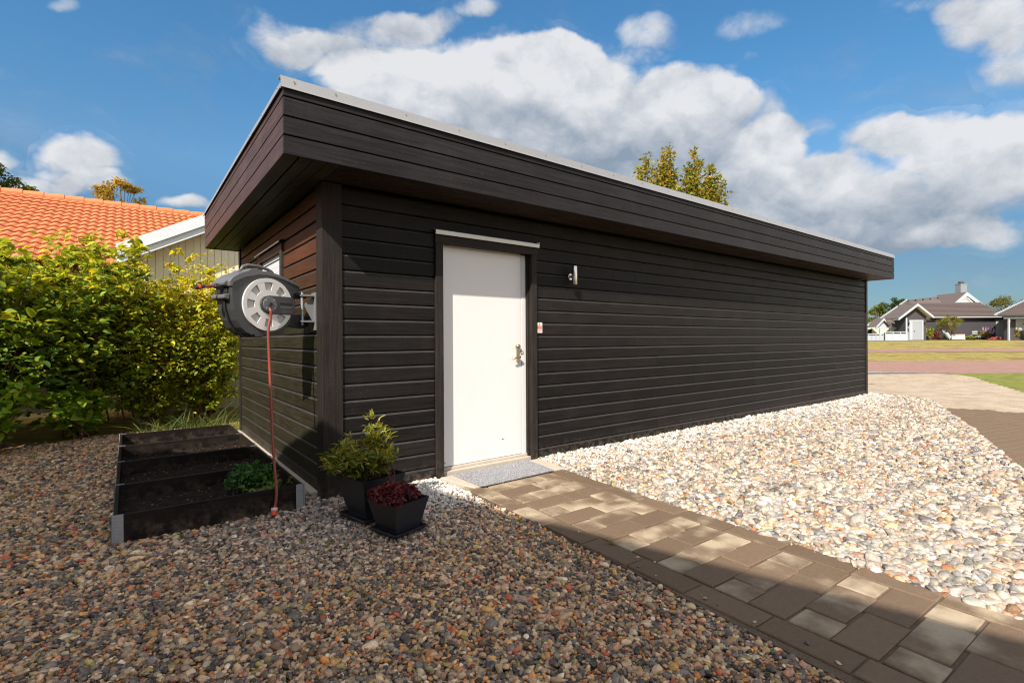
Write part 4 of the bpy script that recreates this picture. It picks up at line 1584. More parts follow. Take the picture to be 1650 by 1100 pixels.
# ------------------------------------------------------------------ raised beds (pallet collars)
BXL, BXR = -1.338, -0.190
edges = [-0.105, 0.765, 1.70, 2.58, 3.43]
blab = ['nearest raised bed of black planks, soil with a parsley plant, steel corner brackets', 'second raised bed from the front, bare dark soil, black planks',
        'third raised bed from the front, bare dark soil, black planks', 'farthest raised bed, next to the shrubs, holding dry soil']
BRK = None
for i in range(4):
    y0, y1 = edges[i] + 0.004, edges[i + 1] - 0.004
    bt = thing('raised_bed', blab[i], 'planter bed', (BXL, y0, 0), 0, 'four raised beds in a row beside the garage wall')
    wx, wy = BXR - BXL, y1 - y0
    for bx in ((0.0, wx, 0.0, 0.022), (0.0, wx, wy - 0.022, wy)):
        mb = MB()
        mb.box(bx[0], bx[1], bx[2], bx[3], -0.02, 0.198)
        o = mb.build('plank', M['wood_x'], bt, bevel=0.003)
        o.color = (0.012, 0.009, 0.008, 1)
    for bx in ((0.0, 0.022), (wx - 0.022, wx)):
        mb = MB()
        mb.box(bx[0], bx[1], 0.0225, wy - 0.0225, -0.02, 0.198)
        o = mb.build('plank', M['wood_y'], bt, bevel=0.003)
        o.color = (0.017, 0.012, 0.009, 1)
    for cxx, sg in ((0.0, 1), (wx, -1)):
        for cyy, sgy in ((0.0, 1), (wy, -1)):
            mb = MB()
            a, b_ = (cxx - 0.003 * sg, cxx + 0.052 * sg)
            c, d = (cyy - 0.003 * sgy, cyy - 0.0003 * sgy)
            mb.box(min(a, b_), max(a, b_), min(c, d), max(c, d), 0.012, 0.203)
            a2, b2 = (cxx - 0.0032 * sg, cxx - 0.0005 * sg)
            c2, d2 = (cyy, cyy + 0.05 * sgy)
            mb.box(min(a2, b2), max(a2, b2), min(c2, d2), max(c2, d2), 0.012, 0.2028)
            for zz_ in (0.045, 0.085, 0.125, 0.165):
                mx = cxx + 0.026 * sg
                mb.box(mx - 0.010, mx + 0.012, min(c, d) - 0.0035 * (1 if sgy > 0 else -1) if sgy > 0 else max(c, d), max(c, d) if sgy > 0 else max(c, d) + 0.0035, zz_, zz_ + 0.006)
            mb.tube([(cxx - 0.004 * sg, cyy - 0.004 * sgy, 0.008), (cxx - 0.004 * sg, cyy - 0.004 * sgy, 0.205)], 0.006, 8)
            mb.build('corner_bracket', M['steel'], bt)
    # lumpy soil
    nx_, ny_ = 46, 36
    sm = MB()
    g = np.random.default_rng(40 + i)
    from mathutils import noise as mn
    for a in range(ny_ + 1):
        for b_ in range(nx_ + 1):
            x = 0.0225 + (wx - 0.045) * b_ / nx_
            y = 0.0225 + (wy - 0.045) * a / ny_
            z = 0.075 + 0.022 * mn.noise(Vector((x * 3 + i * 9, y * 3, 0))) + 0.012 * mn.noise(Vector((x * 14, y * 14, i * 7))) + g.normal(0, 0.0045)
            sm.v.append((x, y, z))
    for a in range(ny_):
        for b_ in range(nx_):
            k = a * (nx_ + 1) + b_
            sm.f.append((k, k + 1, k + nx_ + 2, k + nx_ + 1))
    stuff(sm.build('soil', M['soil'], bt, smooth=False, fix=False))
    # clods, bark chips
    cl = MB()
    for _ in range(90):
        x, y = g.uniform(0.05, wx - 0.05), g.uniform(0.05, wy - 0.05)
        s = g.uniform(0.003, 0.008)
        z = 0.078 + 0.022 * mn.noise(Vector((x * 3 + i * 9, y * 3, 0)))
        cl.hexa([(x + s * a * g.uniform(.6, 1.3), y + s * b_ * g.uniform(.6, 1.3), z + s * c_ * .6) for c_ in (-1, 1) for a, b_ in ((-1, -1), (1, -1), (1, 1), (-1, 1))])
    stuff(cl.build('bark_chips', M['twig'], bt, fix=False))

# ------------------------------------------------------------------ leaves and shrubs
GRN = {
    'broad': [(0.21, 0.29, 0.022), (0.27, 0.34, 0.026), (0.13, 0.22, 0.020), (0.08, 0.155, 0.018), (0.42, 0.42, 0.035), (0.52, 0.46, 0.04)],
    'yellow': [(0.36, 0.40, 0.025), (0.46, 0.46, 0.035), (0.26, 0.33, 0.025), (0.17, 0.25, 0.02), (0.60, 0.54, 0.04), (0.56, 0.42, 0.04)],
    'low': [(0.16, 0.28, 0.018), (0.23, 0.36, 0.022), (0.10, 0.20, 0.017), (0.28, 0.38, 0.03)],
}


def leaf_geo(L, Wd, curl=0.25, fold=0.18, stations=3):
    """points and faces of one leaf growing along +x, pointed, folded along the midrib and drooping at the tip"""
    st = [0.0, 0.22, 0.5, 0.78, 1.0] if stations == 3 else [0.0, 0.4, 1.0]
    wd = [0.0, 0.78, 1.0, 0.62, 0.0] if stations == 3 else [0.0, 1.0, 0.0]
    v, f = [], []
    idx = []
    for t, q in zip(st, wd):
        x = L * t
        z = -curl * L * t * t
        c = len(v)
        v.append((x, 0, z))
        if q > 0:
            v.append((x, Wd / 2 * q, z + fold * Wd * q))
            v.append((x, -Wd / 2 * q, z + fold * Wd * q))
            idx.append((c, c + 1, c + 2))
        else:
            idx.append((c,))
    for a, b in zip(idx[:-1], idx[1:]):
        if len(a) == 1:
            f += [(a[0], b[0], b[1]), (a[0], b[2], b[0])]
        elif len(b) == 1:
            f += [(a[0], b[0], a[1]), (a[0], a[2], b[0])]
        else:
            f += [(a[0], b[0], b[1], a[1]), (a[0], a[2], b[2], b[0])]
    return np.array(v), f


def leafcol(me, cols_per_face):
    at_ = me.attributes.new('leafcol', 'FLOAT_COLOR', 'FACE')
    at_.data.foreach_set('color', np.asarray(cols_per_face, np.float32).ravel())


def rotmats(yaw, pitch, roll):
    cy, sy, cp, sp, cr, sr = np.cos(yaw), np.sin(yaw), np.cos(pitch), np.sin(pitch), np.cos(roll), np.sin(roll)
    z = np.zeros_like(yaw)
    Rz = np.stack([np.stack([cy, -sy, z], -1), np.stack([sy, cy, z], -1), np.stack([z, z, z + 1], -1)], -2)
    Ry = np.stack([np.stack([cp, z, sp], -1), np.stack([z, z + 1, z], -1), np.stack([-sp, z, cp], -1)], -2)
    Rx = np.stack([np.stack([z + 1, z, z], -1), np.stack([z, cr, -sr], -1), np.stack([z, sr, cr], -1)], -2)
    return Rz @ Ry @ Rx


def leaf_mass(name, pts, yaw, pitch, roll, size, cols, L, Wd, parent, curl=0.25, fold=0.18, stations=3, mat=None):
    V, F = leaf_geo(L, Wd, curl, fold, stations)
    n = len(pts)
    RM = rotmats(yaw, pitch, roll)
    P = np.einsum('nij,vj->nvi', RM, V) * size[:, None, None] + pts[:, None, :]
    nv = len(V)
    faces = []
    for i in range(n):
        b = i * nv
        faces += [tuple(b + k for k in f) for f in F]
    me = bpy.data.meshes.new(name)
    me.from_pydata(P.reshape(-1, 3).tolist(), [], faces)
    me.materials.append(mat or M['leaf'])
    c = np.concatenate([cols, np.ones((n, 1))], 1)
    leafcol(me, np.repeat(c, len(F), 0))
    me.polygons.foreach_set('use_smooth', [True] * len(me.polygons))
    me.update()
    o = bpy.data.objects.new(name, me)
    col.objects.link(o)
    o.parent = parent
    return stuff(o)


LEAFVAR = {}


def leaf_variants(key, pal, L, Wd):
    if key not in LEAFVAR:
        out = []
        for i, c in enumerate(pal):
            V, F = leaf_geo(L, Wd, 0.15 + 0.08 * (i % 3), 0.12 + 0.06 * (i % 4))
            me = bpy.data.meshes.new('leaf')
            me.from_pydata(V.tolist(), [], F)
            me.materials.append(M['leaf'])
            leafcol(me, np.tile(np.array([*c, 1.0]), (len(F), 1)))
            me.polygons.foreach_set('use_smooth', [True] * len(me.polygons))
            out.append(me)
        LEAFVAR[key] = out
    return LEAFVAR[key]


def grow(base, spread, height, nstem, g, sub=5, twigs=4, lean=(0, 0), seedr=0.012, droop=0.15, first=0.25):
    """stems fanning out from a base; returns tubes and leaf sites (point, outward yaw, height fraction)"""
    mb = MB()
    sites = []
    for i in range(nstem):
        a = g.uniform(0, 6.283)
        rr = spread * math.sqrt(g.uniform(0.02, 1))
        tip = np.array([base[0] + math.cos(a) * rr + lean[0], base[1] + math.sin(a) * rr * 0.8 + lean[1], height * g.uniform(0.68, 1.02)])
        b0 = np.array([base[0] + g.normal(0, spread * .12), base[1] + g.normal(0, spread * .10), base[2]])
        mid = (b0 + tip) / 2 + np.array([math.cos(a), math.sin(a), 0]) * spread * 0.05 + g.normal(0, spread * 0.06, 3)
        ctl = []
        for t in np.linspace(0, 1, 8):
            ctl.append((1 - t) ** 2 * b0 + 2 * t * (1 - t) * mid + t * t * tip + g.normal(0, 0.012, 3))
        mb.tube(ctl, [seedr * (1.15 - t) for t in np.linspace(0, 1, 8)], 5, cap=False)
        for s in range(sub):
            t = first + (1 - first) * (s + g.uniform(0, 1)) / sub
            k = min(6, int(t * 7))
            p = ctl[k] + (ctl[k + 1] - ctl[k]) * (t * 7 - k if t < 1 else 1)
            az = g.uniform(0, 6.283)
            ln = spread * g.uniform(0.22, 0.5) * (1.15 - 0.55 * t)
            q = p + np.array([math.cos(az) * ln, math.sin(az) * ln, ln * g.uniform(0.2, 1.0)])
            m_ = (p + q) / 2 + np.array([0, 0, ln * 0.10])
            mb.tube([p, m_, q], [seedr * 0.42, seedr * 0.3, seedr * 0.16], 4, cap=False)
            for tw in range(twigs):
                u = (tw + g.uniform(0.2, 1)) / twigs
                sp = (1 - u) ** 2 * p + 2 * u * (1 - u) * m_ + u * u * q
                az2 = az + g.normal(0, 1.1)
                l2 = ln * g.uniform(0.3, 0.55)
                e = sp + np.array([math.cos(az2) * l2, math.sin(az2) * l2, l2 * g.uniform(-0.1, 0.8)])
                mb.tube([sp, e], [seedr * 0.18, seedr * 0.09], 3, cap=False)
                sites.append((sp, e, az2))
    return mb, sites


def shrub(name, label, cat, base, spread, height, nstem, pal, L, Wd, perleaf, seed, group=None, nind=0, key=None, stem_mat=None, sub=6, twigs=5, lean=(0, 0), size_var=0.25, ytone=True, first=0.25, up=0.35, stemr=0.012, shell=0):
    g = np.random.default_rng(seed)
    t = thing(name, label, cat, (base[0], base[1], base[2]), 0, group)
    mb, sites = grow((0, 0, 0), spread, height, nstem, g, sub, twigs, lean, stemr, first=first)
    mb.build('stem', stem_mat or M['twig'], t, fix=False, smooth=True)
    P, Y, T = [], [], []
    for sp, e, az in sites:
        for k in range(perleaf):
            u = (k + g.uniform(0, 1)) / perleaf
            P.append(sp + (e - sp) * (0.25 + 0.8 * u) + g.normal(0, 0.012, 3))
            Y.append(az + (1 if k % 2 else -1) * g.uniform(0.4, 1.2) if k < perleaf - 1 else az)
    if shell:
        # the outer skin of foliage, facing outward, in uneven clumps
        cl = g.normal(0, 1, (shell // 9, 3))
        cl[:, 2] = np.abs(cl[:, 2]) * 1.0 - 0.55
        cl /= np.linalg.norm(cl, axis=1, keepdims=True)
        rad = np.array([spread * 1.06, spread * 0.92, height * 0.50])
        for c in cl:
            k0 = g.uniform(0.80, 1.05)
            for _ in range(9):
                q = c * rad * k0 + np.array([lean[0], lean[1], height * 0.50]) + g.normal(0, 0.075, 3)
                if q[2] < 0.05:
                    continue
                P.append(q)
                Y.append(math.atan2(c[1], c[0]) + g.normal(0, 0.9))
    P = np.array(P)
    Y = np.array(Y)
    n = len(P)
    pitch = g.normal(up, 0.45, n)
    roll = g.normal(0, 0.5, n)
    size = np.exp(g.normal(0, size_var, n))
    pal = np.array(pal)
    # sunlit top painted into the leaf colours: paler yellow higher up, darker green below
    h = P[:, 2] / height
    if ytone:
        wts = np.stack([np.ones(n) * .5, np.ones(n) * .6, 1.1 - h, 1.2 - 1.1 * h, np.clip(h - 0.35, 0, 1) * 1.6, np.clip(h - 0.6, 0, 1) * 1.2][:len(pal)], 1)
        wts = np.clip(wts, 0.01, 9)
        wts /= wts.sum(1, keepdims=True)
        ci = (wts.cumsum(1) > g.uniform(0, 1, (n, 1))).argmax(1)
    else:
        ci = g.integers(0, len(pal), n)
    cols = pal[ci] * g.uniform(0.8, 1.2, (n, 1))
    # pieces one can pick apart: the ones nearest to the path
    wp = P + np.array(base)
    d = np.hypot(wp[:, 0] - CAM.x, wp[:, 1] - CAM.y)
    order = np.argsort(d / size)
    ind = order[:nind]
    rest = order[nind:]
    if nind:
        var = leaf_variants(key, [tuple(q) for q in pal], L, Wd)
        for i in ind:
            e = Euler((roll[i], -pitch[i], Y[i]), 'XYZ')
            link('leaf', var[ci[i]], t, P[i], e, [size[i]] * 3)
    leaf_mass('foliage', P[rest], Y[rest], -pitch[rest], roll[rest], size[rest], cols[rest], L, Wd, t)
    return t


for i, (bx, by, sp, h, ns, lb) in enumerate([
        (-4.75, 5.0, 0.95, 2.50, 20, 'broad leaved shrub cut by the left edge of the view, front row of the hedge'),
        (-3.70, 4.85, 0.95, 2.55, 22, 'broad leaved green and yellow shrub, second from the left edge'),
        (-2.75, 4.95, 0.95, 2.62, 22, 'tall broad leaved shrub with bare brown stems low down, left of the raised beds'),
        (-1.85, 5.25, 0.85, 2.70, 22, 'broad leaved shrub directly behind the left end of the raised beds'),
        (-3.3, 6.2, 1.0, 2.95, 20, 'leafy back row shrub whose top covers the lower orange roof tiles'),
        (-5.0, 6.3, 1.0, 2.95, 18, 'back row shrub at the far left in front of the orange roof'),
        (-1.75, 6.5, 0.85, 2.9, 18, 'back row leafy shrub just left of the white gable edge')]):
    shrub('leafy_shrub', lb, 'shrub', (bx, by, -0.02), sp, h, ns, GRN['broad'], 0.094, 0.054, 7, 70 + i, 'broad leaved shrubs in the hedge', 150 if i in (2, 3) else 0, 'broad', lean=(0, -0.1), sub=6, twigs=6, shell=1500, up=0.1)
for i, (bx, by, sp, h, ns, lb) in enumerate([
        (-1.0, 5.35, 0.62, 2.25, 20, 'small leaved yellow green shrub behind the hose reel, front row of the hedge'),
        (-0.35, 5.45, 0.62, 2.40, 22, 'small leaved yellow shrub nearest the far corner of the garage'),
        (-0.05, 6.7, 0.70, 2.85, 20, 'yellow autumn tinted shrub beside the garage, below the cream gable'),
        (-0.85, 6.4, 0.42, 3.05, 8, 'thin shrub with long upright reddish shoots before the white gable edge')]):
    shrub('yellow_shrub', lb, 'shrub', (bx, by, -0.02), sp, h, ns, GRN['yellow'], 0.060, 0.036, 7, 90 + i, 'small leaved yellow shrubs in the hedge', 0, 'yellow', sub=9, twigs=7, first=0.08, shell=2200 if i < 3 else 0, up=0.1)
for i, (bx, by, sp, h, ns, lb) in enumerate([
        (-2.55, 4.05, 0.50, 0.85, 11, 'low shrub with large bright green leaves spilling over the pebbles at the left edge'),
        (-1.75, 4.65, 0.42, 0.62, 8, 'low green leafy plant between the pebbles and the far raised bed'),
        (-3.5, 3.75, 0.55, 0.85, 10, 'low leafy shrub hard against the left edge of the view')]):
    shrub('low_shrub', lb, 'shrub', (bx, by, -0.02), sp, h, ns, GRN['low'], 0.125, 0.075, 4, 110 + i, 'low shrubs at the foot of the hedge', 100 if i == 0 else 0, 'low', ytone=False, sub=5, twigs=3, first=0.15)

# grass tufts behind the far bed, beside the garage corner
g = np.random.default_rng(8)
n = 500
P = np.stack([g.uniform(-1.15, -0.03, n), g.uniform(3.75, 4.9, n), np.full(n, -0.02)], 1)
o = leaf_mass('long_grass', P, g.uniform(0, 6.28, n), -g.uniform(0.7, 1.35, n), g.normal(0, .3, n), np.exp(g.normal(0, .3, n)), np.array([(0.07, 0.10, 0.02), (0.12, 0.13, 0.03), (0.05, 0.08, 0.02)])[g.integers(0, 3, n)], 0.26, 0.009, None, 0.55, 0.1)

# ------------------------------------------------------------------ parsley in the nearest bed
pt = thing('parsley_plant', 'bushy green parsley growing in the nearest raised bed beside the hanging hose', 'plant', (-0.47, 0.33, 0.085))
g = np.random.default_rng(3)
mb = MB()
P, Y, S = [], [], []
for i in range(120):
    a = g.uniform(0, 6.283)
    r = 0.17 * math.sqrt(g.uniform(0, 1))
    h = 0.20 * (1 - (r / 0.20) ** 2 * 0.6) * g.uniform(0.55, 1.1)
    e = np.array([math.cos(a) * r, math.sin(a) * r, h])
    mb.tube([(e[0] * .15, e[1] * .15, 0), (e[0] * .5, e[1] * .5, h * .65), tuple(e)], [0.0022, 0.0018, 0.0012], 4, cap=False)
    for k in range(13):
        P.append(e + g.normal(0, 0.016, 3))
        Y.append(g.uniform(0, 6.28))
mb.build('stem', simple('pale_green_stalk', (0.13, 0.19, 0.035), 0.6), pt, fix=False)
n = len(P)
leaf_mass('foliage', np.array(P), np.array(Y), g.normal(-0.2, 0.6, n), g.normal(0, .6, n), np.exp(g.normal(0, .25, n)), np.array([(0.025, 0.10, 0.022), (0.04, 0.14, 0.03), (0.02, 0.075, 0.02), (0.09, 0.17, 0.03)])[g.integers(0, 4, n)], 0.026, 0.020, pt, 0.4, 0.3)
pt2 = thing('trailing_herb', 'straggly pale green herb lying on the soil in front of the parsley', 'plant', (-0.42, 0.10, 0.09))
mb, sites = grow((0, 0, 0), 0.17, 0.09, 9, g, 3, 2, seedr=0.004)
mb.build('stem', bpy.data.materials['pale_green_stalk'], pt2, fix=False)
P = np.array([s[1] for s in sites] + [s[0] for s in sites])
n = len(P)
leaf_mass('foliage', P, g.uniform(0, 6.28, n), g.normal(-0.2, .4, n), g.normal(0, .4, n), np.exp(g.normal(0, .25, n)), np.array([(0.10, 0.17, 0.04), (0.16, 0.22, 0.05)])[g.integers(0, 2, n)], 0.042, 0.032, pt2, 0.3, 0.3)

# a few fallen leaves on the stones and the path
g = np.random.default_rng(55)
n = 46
P = np.stack([g.uniform(-2.6, 4.5, n), g.uniform(-3.3, 3.3, n), np.full(n, 0.045)], 1)
P = P[~(inside([(-1.4, -0.15), (-0.15, -0.15), (-0.15, 4), (-1.4, 4)], P[:, 0], P[:, 1]) | inside([(-0.05, -0.1), (13, -0.1), (13, 5), (-0.05, 5)], P[:, 0], P[:, 1]))]
n = len(P)
leaf_mass('fallen_leaves', P, g.uniform(0, 6.28, n), g.normal(0, .2, n), g.normal(0, .3, n), np.exp(g.normal(0, .3, n)), np.array([(0.30, 0.20, 0.04), (0.20, 0.09, 0.03), (0.16, 0.17, 0.03)])[g.integers(0, 3, n)], 0.045, 0.026, None, 0.2, 0.25)

# ------------------------------------------------------------------ flower pots


def pot(name, label, x, y, rz, hb, ht, h, grp):
    t = thing(name, label, 'flower pot', (x, y, 0.045), rz, grp)
    mb = MB()
    w = 0.010
    rings = [(hb, 0.0), (ht, h - 0.0), (ht + 0.002, h), (ht - w, h), (ht - w - 0.002, h - 0.01), (hb + (ht - hb) * .82 - w, h * 0.78)]
    for r, z in rings:
        b_ = len(mb.v)
        mb.v += [(-r, -r, z), (r, -r, z), (r, r, z), (-r, r, z)]
    mb.f.append((3, 2, 1, 0))
    for k in range(len(rings) - 1):
        for i in range(4):
            j = (i + 1) % 4
            mb.f.append((k * 4 + i, k * 4 + j, k * 4 + 4 + j, k * 4 + 4 + i))
    mb.build('pot_body', M['pot'], t, bevel=0.003)
    r = hb + (ht - hb) * .84 - w
    mb = MB()
    mb.box(-r, r, -r, r, h * 0.76, h * 0.86)
    stuff(mb.build('soil', M['soil'], t))
    return t


def saucer(label, x, y, rz, hw, grp):
    mb = MB()
    rings = [(hw - 0.018, 0.0), (hw, 0.026), (hw - 0.005, 0.028), (hw - 0.020, 0.010)]
    for r, z in rings:
        mb.v += [(-r, -r, z), (r, -r, z), (r, r, z), (-r, r, z)]
    mb.f.append((3, 2, 1, 0))
    for k in range(3):
        for i in range(4):
            j = (i + 1) % 4
            mb.f.append((k * 4 + i, k * 4 + j, k * 4 + 4 + j, k * 4 + 4 + i))
    mb.f.append((12, 13, 14, 15))
    o = mb.build('saucer', M['pot'], None, bevel=0.004)
    o.location = (x, y, 0.028)
    o.rotation_euler = (0, 0, rz)
    tag(o, label, 'saucer', grp)


saucer('square dark tray under the smaller front pot', 0.185, -1.00, R_(15), 0.138, 'trays under the flower pots')
saucer('square dark tray under the larger pot standing by the wall', 0.150, -0.60, R_(13), 0.165, 'trays under the flower pots')
pot('flower_pot', 'smaller square tapered dark pot in front, with dark red foliage', 0.183, -1.003, R_(15), 0.098, 0.145, 0.20, 'square dark pots on the pebbles')
pot('flower_pot', 'larger square tapered dark pot behind, holding a sprawling green shrub', 0.148, -0.600, R_(13), 0.110, 0.180, 0.285, 'square dark pots on the pebbles')

hx = thing('coral_bells', 'dark red frilly leaved plant filling the smaller front pot', 'plant', (0.178, -1.003, 0.225))
g = np.random.default_rng(12)
mb = MB()
P, Y, S, Pi = [], [], [], []
for i in range(74):
    a = g.uniform(0, 6.283)
    r = 0.168 * math.sqrt(g.uniform(0, 1))
    e = np.array([math.cos(a) * r - 0.02, math.sin(a) * r, 0.085 * (1 - (r / .21) ** 2) + g.uniform(-0.01, 0.025)])
    mb.tube([(0, 0, -0.05), (e[0] * .6, e[1] * .6, e[2] * .7), tuple(e)], [0.002, 0.0017, 0.0013], 4, cap=False)
    y0 = g.uniform(0, 6.28)
    for k in range(7):
        P.append(e + g.normal(0, 0.003, 3))
        Y.append(a + (k - 3) * 0.62)
        S.append(g.uniform(0.8, 1.15) * (1 if k in (2, 3, 4) else .8))
for i in range(6):
    a = g.uniform(1.5, 3.2)
    mb.tube([(0, 0, 0), (0.03 * math.cos(a), 0.03, 0.12), (0.09 * math.cos(a), 0.05, 0.24 + g.uniform(-.03, .03))], 0.0012, 4, cap=False)
mb.build('stem', simple('dark_red_stalk', (0.12, 0.02, 0.02), 0.6), hx, fix=False)
n = len(P)
leaf_mass('foliage', np.array(P), np.array(Y), g.normal(-0.05, 0.25, n), g.normal(0, .35, n), np.array(S), np.array([(0.095, 0.014, 0.018), (0.135, 0.020, 0.024), (0.060, 0.010, 0.014), (0.17, 0.035, 0.035)])[g.integers(0, 4, n)], 0.042, 0.030, hx, 0.35, 0.35)

shrub('potted_shrub', 'sprawling green and yellow small leaved shrub growing from the larger pot', 'shrub', (0.08, -0.62, 0.27), 0.33, 0.22, 15,
      [(0.11, 0.145, 0.02), (0.14, 0.175, 0.022), (0.075, 0.11, 0.017), (0.05, 0.08, 0.015), (0.25, 0.24, 0.04), (0.32, 0.28, 0.05)], 0.046, 0.015, 6, 21, None, 0, None, sub=5, twigs=4, stemr=0.004, first=0.2, up=0.5)
shrub('leaning_sprig', 'tall thin yellow tipped sprig rising from the larger pot', 'plant', (0.21, -0.59, 0.27), 0.14, 0.46, 6,
      [(0.22, 0.26, 0.03), (0.28, 0.29, 0.035), (0.14, 0.19, 0.02), (0.12, 0.15, 0.02), (0.42, 0.38, 0.07), (0.48, 0.42, 0.1)], 0.042, 0.014, 6, 22, None, 0, None, sub=6, twigs=3, stemr=0.0035, first=0.3, up=0.8)

# ------------------------------------------------------------------ trees


def tree(name, label, x, y, z, h, cw, ch, pal, seed, nclump=26, per=170, leaf=0.16, trunk_r=0.14, group=None, leafw=0.6, shape=1.0, limbs=9, upright=False):
    """tapered trunk, limbs to clumps of leaves spread unevenly through the crown volume"""
    g = np.random.default_rng(seed)
    t = thing(name, label, 'tree', (x, y, z), g.uniform(0, 6.28), group)
    mb = MB()
    c0 = h - ch
    tp = [(0, 0, -0.2), (g.normal(0, .05), g.normal(0, .05), c0 * .6), (g.normal(0, .1), g.normal(0, .1), c0 + ch * .35), (g.normal(0, .15), g.normal(0, .15), h - ch * .15)]
    mb.tube(tp, [trunk_r * 1.3, trunk_r, trunk_r * .6, trunk_r * .15], 9)
    mb.build('trunk', M['bark'], t, smooth=True, fix=False)
    lb = MB()
    P = []
    T = []
    for i in range(nclump):
        a = g.uniform(0, 6.283)
        v = g.uniform(0.02, 1)
        rad = cw / 2 * (math.sin(math.pi * min(0.97, 0.10 + 0.86 * v ** shape)) ** 0.6) * math.sqrt(g.uniform(0.1, 1))
        c = np.array([math.cos(a) * rad, math.sin(a) * rad, c0 + ch * v])
        if upright:
            c[2] = c0 + ch * v * g.uniform(.8, 1.0)
        s = max(0.10, v * .7)
        b0 = Vector((0, 0, c0 * .8 + (c[2] - c0) * 0.45))
        m_ = (b0 + Vector(c)) / 2 + Vector((g.normal(0, cw * .03), g.normal(0, cw * .03), cw * 0.03))
        lb.tube([b0, m_, c], [trunk_r * .38, trunk_r * .22, trunk_r * .07], 5, cap=False)
        k = per
        rs = cw * g.uniform(0.09, 0.17)
        q = g.normal(0, 1, (k, 3))
        q /= np.linalg.norm(q, axis=1, keepdims=True)
        q *= (g.uniform(0, 1, (k, 1)) ** 0.45) * rs
        q[:, 2] *= 1.5 if upright else 0.75
        P.append(c + q)
        T.append(np.full(k, g.uniform(0.72, 1.25)))
    lb.build('branch', M['bark'], t, smooth=True, fix=False)
    P = np.concatenate(P)
    T = np.concatenate(T)
    n = len(P)
    pal = np.array(pal)
    cols = pal[g.integers(0, len(pal), n)] * T[:, None] * g.uniform(.8, 1.2, (n, 1))
    leaf_mass('crown', P, g.uniform(0, 6.28, n), g.normal(-0.1, 0.6, n), g.normal(0, .6, n), np.exp(g.normal(0, .25, n)), cols, leaf, leaf * leafw, t, 0.3, 0.2, 2)
    return t


AUT = [(0.25, 0.27, 0.03), (0.34, 0.31, 0.035), (0.16, 0.20, 0.025), (0.38, 0.24, 0.045), (0.12, 0.15, 0.02)]
# behind the garage: upright crowns rising above the roof edge
g = np.random.default_rng(77)
bt = thing('young_tree', 'yellow green tree with upright shoots rising above the garage roof edge', 'tree', (20.17, 10.42, 0.25))
mb = MB()
mb.tube([(0, 0, -0.3), (0.05, 0, 2.5), (0.0, 0.1, 6.0)], [0.16, 0.12, 0.07], 9)
mb.build('trunk', M['bark'], bt, smooth=True, fix=False)
lb = MB()
P = []
rx, ry = R2[0], R2[1]
for (s, top) in ((-1.82, 10.25), (-0.94, 10.43), (-0.64, 10.43), (0.58, 10.43), (1.15, 9.6), (1.49, 9.6), (1.85, 9.25), (2.03, 8.9), (2.28, 7.9), (-2.04, 9.45), (-0.3, 9.3), (0.2, 9.5), (-1.3, 9.5), (0.85, 9.9), (1.3, 9.0), (-0.8, 9.9), (0.4, 9.0)):
    for dd in (-0.5, 0.6):
        top2 = top - 0.25 - (0 if dd < 0 else g.uniform(0.3, 1.0))
        s2 = s + g.normal(0, 0.12)
        e = np.array([rx * s2 + F2[0] * dd, ry * s2 + F2[1] * dd, top2])
        lb.tube([(0, 0, 4.2), tuple(e * np.array([.75, .75, .75]) + g.normal(0, .08, 3)), tuple(e)], [0.05, 0.03, 0.008], 5, cap=False)
        for k in range(420):
            u = g.uniform(0, 1) ** 0.8
            p = e * np.array([.8 + .2 * (1 - u), .8 + .2 * (1 - u), 1]) - np.array([0, 0, u * (2.9)])
            P.append(p + g.normal(0, 0.07 + 0.20 * u ** 0.7, 3))
lb.build('branch', M['twig'], bt, smooth=True, fix=False)
P = np.array(P)
n = len(P)
leaf_mass('crown', P, g.uniform(0, 6.28, n), g.normal(-.1, .6, n), g.normal(0, .6, n), np.exp(g.normal(0, .25, n)), np.array(AUT)[g.integers(0, 5, n)] * g.uniform(.7, 1.25, (n, 1)), 0.16, 0.105, bt, 0.3, 0.2, 2)

x, y = -1.6, 40.0
tree('autumn_tree', 'golden autumn tree top showing above the orange tiled ridge', x, y, 0.0, 12.3, 3.6, 3.6, [(0.42, 0.30, 0.05), (0.36, 0.22, 0.05), (0.3, 0.26, 0.06)], 5, 30, 110, 0.20, group=None)
tree('dark_tree', 'dark green tree top behind the left end of the orange roof ridge', -8.6, 44, 0.0, 13.4, 4.6, 5.0, [(0.05, 0.08, 0.02), (0.08, 0.11, 0.02)], 6, 26, 150, 0.22)

